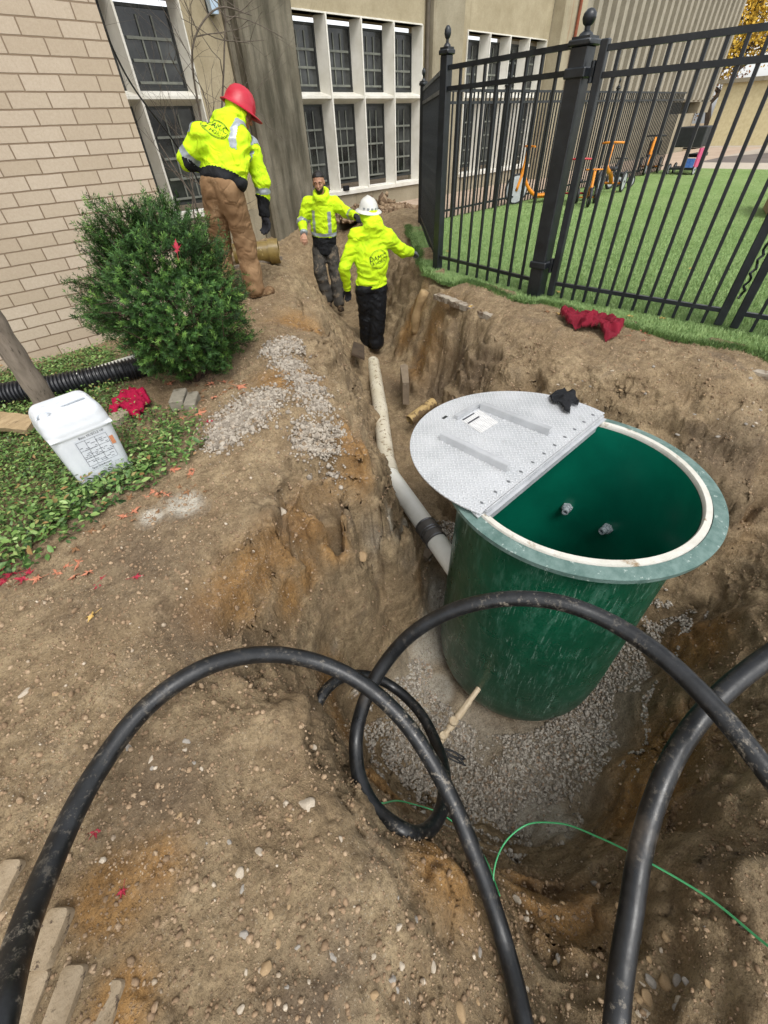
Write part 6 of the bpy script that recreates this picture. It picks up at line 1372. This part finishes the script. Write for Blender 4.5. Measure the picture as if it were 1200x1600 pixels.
# ------------------------------------------------------------------ cloths
def cloth(cx, cy, outline, h, seed, label, mat, cat='cloth', zf=None, res=.006, name='crumpled_cloth'):
    P = np.array(outline, float); lo, hi = P.min(0)-.03, P.max(0)+.03; gx_ = np.arange(lo[0], hi[0], res); gy_ = np.arange(lo[1], hi[1], res); A, B = np.meshgrid(gx_, gy_, indexing='ij'); inp = inpoly(A.ravel()+fbm(np.stack([A.ravel()*9, B.ravel()*9, 0*A.ravel()], 1), 3, seed)*.03, B.ravel()+fbm(np.stack([A.ravel()*9+5, B.ravel()*9, 0*A.ravel()], 1), 3, seed)*.03, outline).reshape(A.shape)
    Q = np.stack([A, B, A*0+seed], -1); w = fbm(Q*5, 2, seed+1); z = h*(.35+.75*(1-np.abs(fbm((Q+w[..., None]*.12)*np.array([9, 9, 9]), 3, seed+2))*2.4).clip(-.3, 1)+.35*fbm(Q*3, 2, seed+3))
    gz_ = ground_z(A, B) if zf is None else zf(A, B); d_ = inp.astype(float)
    for _ in range(5):
        s_ = d_.copy(); s_[1:] += d_[:-1]; s_[:-1] += d_[1:]; s_[:, 1:] += d_[:, :-1]; s_[:, :-1] += d_[:, 1:]; d_ = s_/5
    Z = gz_+.003+np.maximum(z, .002)*np.clip(d_*1.6-.45, 0.02, 1); nj_ = A.shape[1]; I, J = np.meshgrid(np.arange(A.shape[0]-1), np.arange(nj_-1), indexing='ij'); ok = inp[:-1, :-1] & inp[1:, :-1] & inp[:-1, 1:] & inp[1:, 1:]; b = (I*nj_+J)[ok]
    F_ = np.stack([b, b+nj_, b+nj_+1, b+1], 1); u, inv = np.unique(F_, return_inverse=True); V_ = np.stack([A, B, Z], -1).reshape(-1, 3)[u]; n_ = len(V_); F1 = inv.reshape(F_.shape)
    tag(mesh_np(name, np.vstack([V_, V_-np.array([0, 0, .004])]), np.vstack([F1, F1[:, ::-1]+n_]), mat, smooth='all', loc=V_.mean(0)), label, cat)
M_red1 = fabric('crimson_cloth', '#a8143f', '#8a1033', '#c4305a', .62, 9, 120); M_red2 = fabric('dark_red_cloth', '#7d1a2c', '#611522', '#9c3a48', .6, 9, 120)
def gl(pts, z=0): return [tuple(W(x, y, z)[:2]) for x, y in pts]
cloth(0, 0, gl([(168, 642), (178, 625), (200, 612), (228, 610), (234, 625), (226, 636), (222, 652), (208, 652), (202, 645), (190, 640), (178, 648)], .06), .06, 5, 'crumpled crimson cloth lying by the rough block behind the jug', M_red1, zf=lambda A, B: np.maximum(ground_z(A, B), .03))
cloth(0, 0, gl([(872, 500), (890, 499), (900, 506), (925, 504), (950, 508), (968, 520), (968, 530), (945, 536), (932, 524), (905, 524), (880, 517)], 0), .09, 8, 'dark red cloth crumpled on the dirt below the gate', M_red2)
cloth(0, 0, gl([(857, 622), (866, 618), (880, 613), (898, 616), (907, 628), (900, 636), (893, 634), (890, 648), (880, 645), (874, 634), (862, 632)], LZ+.01), .04, 12, 'black rag dropped on the edge of the metal cover', M_blackc, 'rag', zf=lambda A, B: A*0+LZ+.008, res=.004, name='black_rag')
p = WY(483/1, 1, 9) if False else None
tag(MB().bx(7.16, 7.30, 8.80, 8.87, ZS+.014, ZS+.10, bev=.01).build('small_box', M_blackc, loc=(7.2, 8.8, ZS)), 'small black box resting on the white window sill behind the workers', 'box')
# spoil heap on the walkway by the building
N = 2600; q = rng.normal(0, 1, (N, 2))*np.array([.42, .30])+np.array([7.3, 7.9]); stone_mesh('spoil_heap', np.stack([q[:, 0], q[:, 1], .01+np.abs(rng.normal(0, .09, N))*np.exp(-((q[:, 0]-7.3)**2+(q[:, 1]-7.9)**2)*2.2)], 1), rng.lognormal(math.log(.04), .45, N), stone_mat('spoil_clod', [(0, '#5e4c3b'), (.5, '#80684f'), (1, '#a08b70')], 9))

# ------------------------------------------------------------------ ride-on toys behind the fence
M_tyre = M_('toy_tyre', '#1c1d1f', '#2a2b2d', .6); M_hub = M_('grey_hub', '#b5b8ba', '#9a9d9f', .4); M_or = M_('orange_frame', '#d07c12', '#e0902a', .35); M_rd = M_('red_frame', '#a82330', '#c03a44', .35)
def wheel(p, ax, r, parent, w=.04):
    p = np.array(p, float); ax = unit(ax); m = MB(); n = 24; T = 8; u = unit(np.cross(ax, [0, 0, 1])); v = np.cross(ax, u); pts = [p+(u*math.cos(a)+v*math.sin(a))*(r-w*.45) for a in np.linspace(0, 2*math.pi, n, endpoint=False)]
    ty = m.tube(pts, w*.5, 8, closed=True).build('tyre', M_tyre, parent, smooth='all'); MB().cyl(p-ax*.016, p+ax*.016, r-w*.8, n=20).build('rim', M_hub, parent, smooth=40); MB().cyl(p-ax*.03, p+ax*.03, .022, n=10).build('hub', M_tyre, parent, smooth=40)
def trike(x, y, rz, s, frame, label, kind=0, grp='ride-on toys parked on the lawn'):
    t = thing('toy_tricycle' if kind != 1 else 'toy_scooter', label, 'tricycle' if kind != 1 else 'scooter', (x, y, .012), grp)
    def T(a, b, c): return (x+(a*math.cos(rz)-b*math.sin(rz))*s, y+(a*math.sin(rz)+b*math.cos(rz))*s, .012+c*s)
    ax = (-math.sin(rz), math.cos(rz), 0)
    if kind == 1:
        wheel(T(.42, 0, .25), ax, .25*s, t); wheel(T(-.42, .16, .10), ax, .10*s, t, .03); wheel(T(-.42, -.16, .10), ax, .10*s, t, .03)
        m = MB(); m.tube(spline([T(.42, 0, .22), T(.34, 0, .5), T(.26, 0, .88)], 4), .034*s, 8); m.tube(spline([T(.32, 0, .5), T(.15, 0, .25), T(-.05, 0, .12), T(-.4, 0, .12)], 5), .036*s, 8); m.build('frame', frame, t, smooth='all')
        MB().cyl(T(.25, -.2, .90), T(.25, .2, .90), .016*s, n=8).build('handlebar', frame, t, smooth=40); MB().box(T(-.2, 0, .13), (.4*s, .24*s, .03*s), rz=rz, bev=.01).build('footboard', frame, t)
    else:
        wheel(T(.36, 0, .20), ax, .20*s, t, .06); wheel(T(-.34, .22, .16), ax, .16*s, t, .055); wheel(T(-.34, -.22, .16), ax, .16*s, t, .055)
        m = MB(); m.tube(spline([T(.36, 0, .19), T(.28, 0, .42), T(.20, 0, .70)], 4), .034*s, 8); m.tube(spline([T(.28, 0, .42), T(.08, 0, .34), T(-.12, 0, .30), T(-.34, 0, .15)], 5), .040*s, 8); m.cyl(T(-.34, -.22, .13), T(-.34, .22, .13), .018*s, n=8); m.build('frame', frame, t, smooth='all')
        MB().tube(spline([T(.10, -.2, .72), T(.20, -.1, .73), T(.20, .1, .73), T(.10, .2, .72)], 4), .016*s, 8).build('handlebar', M_tyre if kind == 2 else frame, t, smooth='all'); MB().box(T(-.10, 0, .36), (.24*s, .22*s, .05*s), rz=rz, bev=.02).build('seat', M_tyre, t)
        if kind == 2: MB().box(T(-.30, 0, .50), (.05*s, .26*s, .26*s), rz=rz, bev=.02).build('backrest', M_tyre, t)
_q = lambda x_, y_: tuple(W(x_, y_, 0)[:2])
trike(*_q(832, 318), 2.6, 1.05, M_or, 'orange scooter with a big grey wheel, leftmost toy, left of the gate post', 1)
trike(*_q(893, 318), 3.6, 1.0, M_rd, 'red tricycle half hidden behind the thick gate post', 0)
trike(*_q(915, 322), 3.7, .8, M_or, 'low yellow and red tricycle in front of the orange one', 0)
trike(*_q(942, 304), 3.3, 1.25, M_or, 'orange tricycle with a tall handlebar right of the gate post', 0)
trike(*_q(962, 295), 2.9, .8, M_tyre, 'black low trike behind the orange tricycle', 0)
trike(*_q(1008, 273), 3.4, 1.2, M_or, 'orange tricycle with black seat furthest along the fence', 2)
t = thing('toy_cart', 'dark toy cart with a black box and pink and blue sides at the lawn end', 'cart', (17.3, 5.35, .012))
MB().bx(16.9, 17.7, 5.0, 5.7, .62, 1.05, bev=.02).build('black_box', M_tyre, t); MB().bx(16.95, 17.6, 4.98, 5.02, .18, .6).build('pink_panel', M_('pink_plastic', '#c2396b', '#d25a86', .4), t); MB().bx(16.93, 16.97, 5.03, 5.3, .18, .38).build('blue_panel', M_('blue_plastic', '#2d5cb0', '#6f8fd0', .4), t); MB().bx(16.98, 17.6, 5.03, 5.65, .12, .17).build('floor', M_tyre, t); MB().bx(17.7, 18.5, 5.2, 5.5, .36, .44, bev=.01).build('shelf', M_tyre, t)
for a_, b_ in ((17.05, 5.0), (17.5, 5.0), (17.05, 5.68), (17.5, 5.68)): wheel((a_, b_, .13), (0, 1, 0), .13, t, .035)
# slide and planter at the right edge
sl = thing('play_slide', 'beige plastic slide on the dark play surface at the right edge', 'slide', (25.0, 4.2, 0))
M_bei = M_('beige_plastic', '#cdbd92', '#bcab80', .45)
m = MB(); S_ = spline([(24.2, 3.9, .25), (24.8, 4.0, .32), (25.6, 4.05, .9), (26.6, 4.1, 1.9), (27.2, 4.1, 2.1)], 6)
for i in range(len(S_)-1): m.bar(S_[i], S_[i+1], .6, .05, ext=.01); 
m.build('chute', M_bei, sl)
for yy_ in (-.32, .32):
    m = MB(); m.tube([q+np.array([0, yy_, .08]) for q in S_], .06, 8); m.build('side_rail', M_bei, sl, smooth='all')
for xx_, hh in ((26.6, 1.9), (27.2, 2.05), (25.0, .42)): MB().bx(xx_-.06, xx_+.06, 3.95, 4.2, 0, hh).build('leg', M_tyre, sl)
pl = W(1192, 338, .0); t = thing('timber_planter', 'low tan timber box at the right edge of the lawn', 'planter', pl)
MB().box((pl[0]+.35, pl[1]-.45, .24), (1.0, 1.0, .46), rz=.3, bev=.02).build('box_wall', M_new, t); MB().box((pl[0]+.35, pl[1]-.45, .49), (1.12, 1.12, .05), rz=.3, bev=.01).build('top_board', M_old, t)
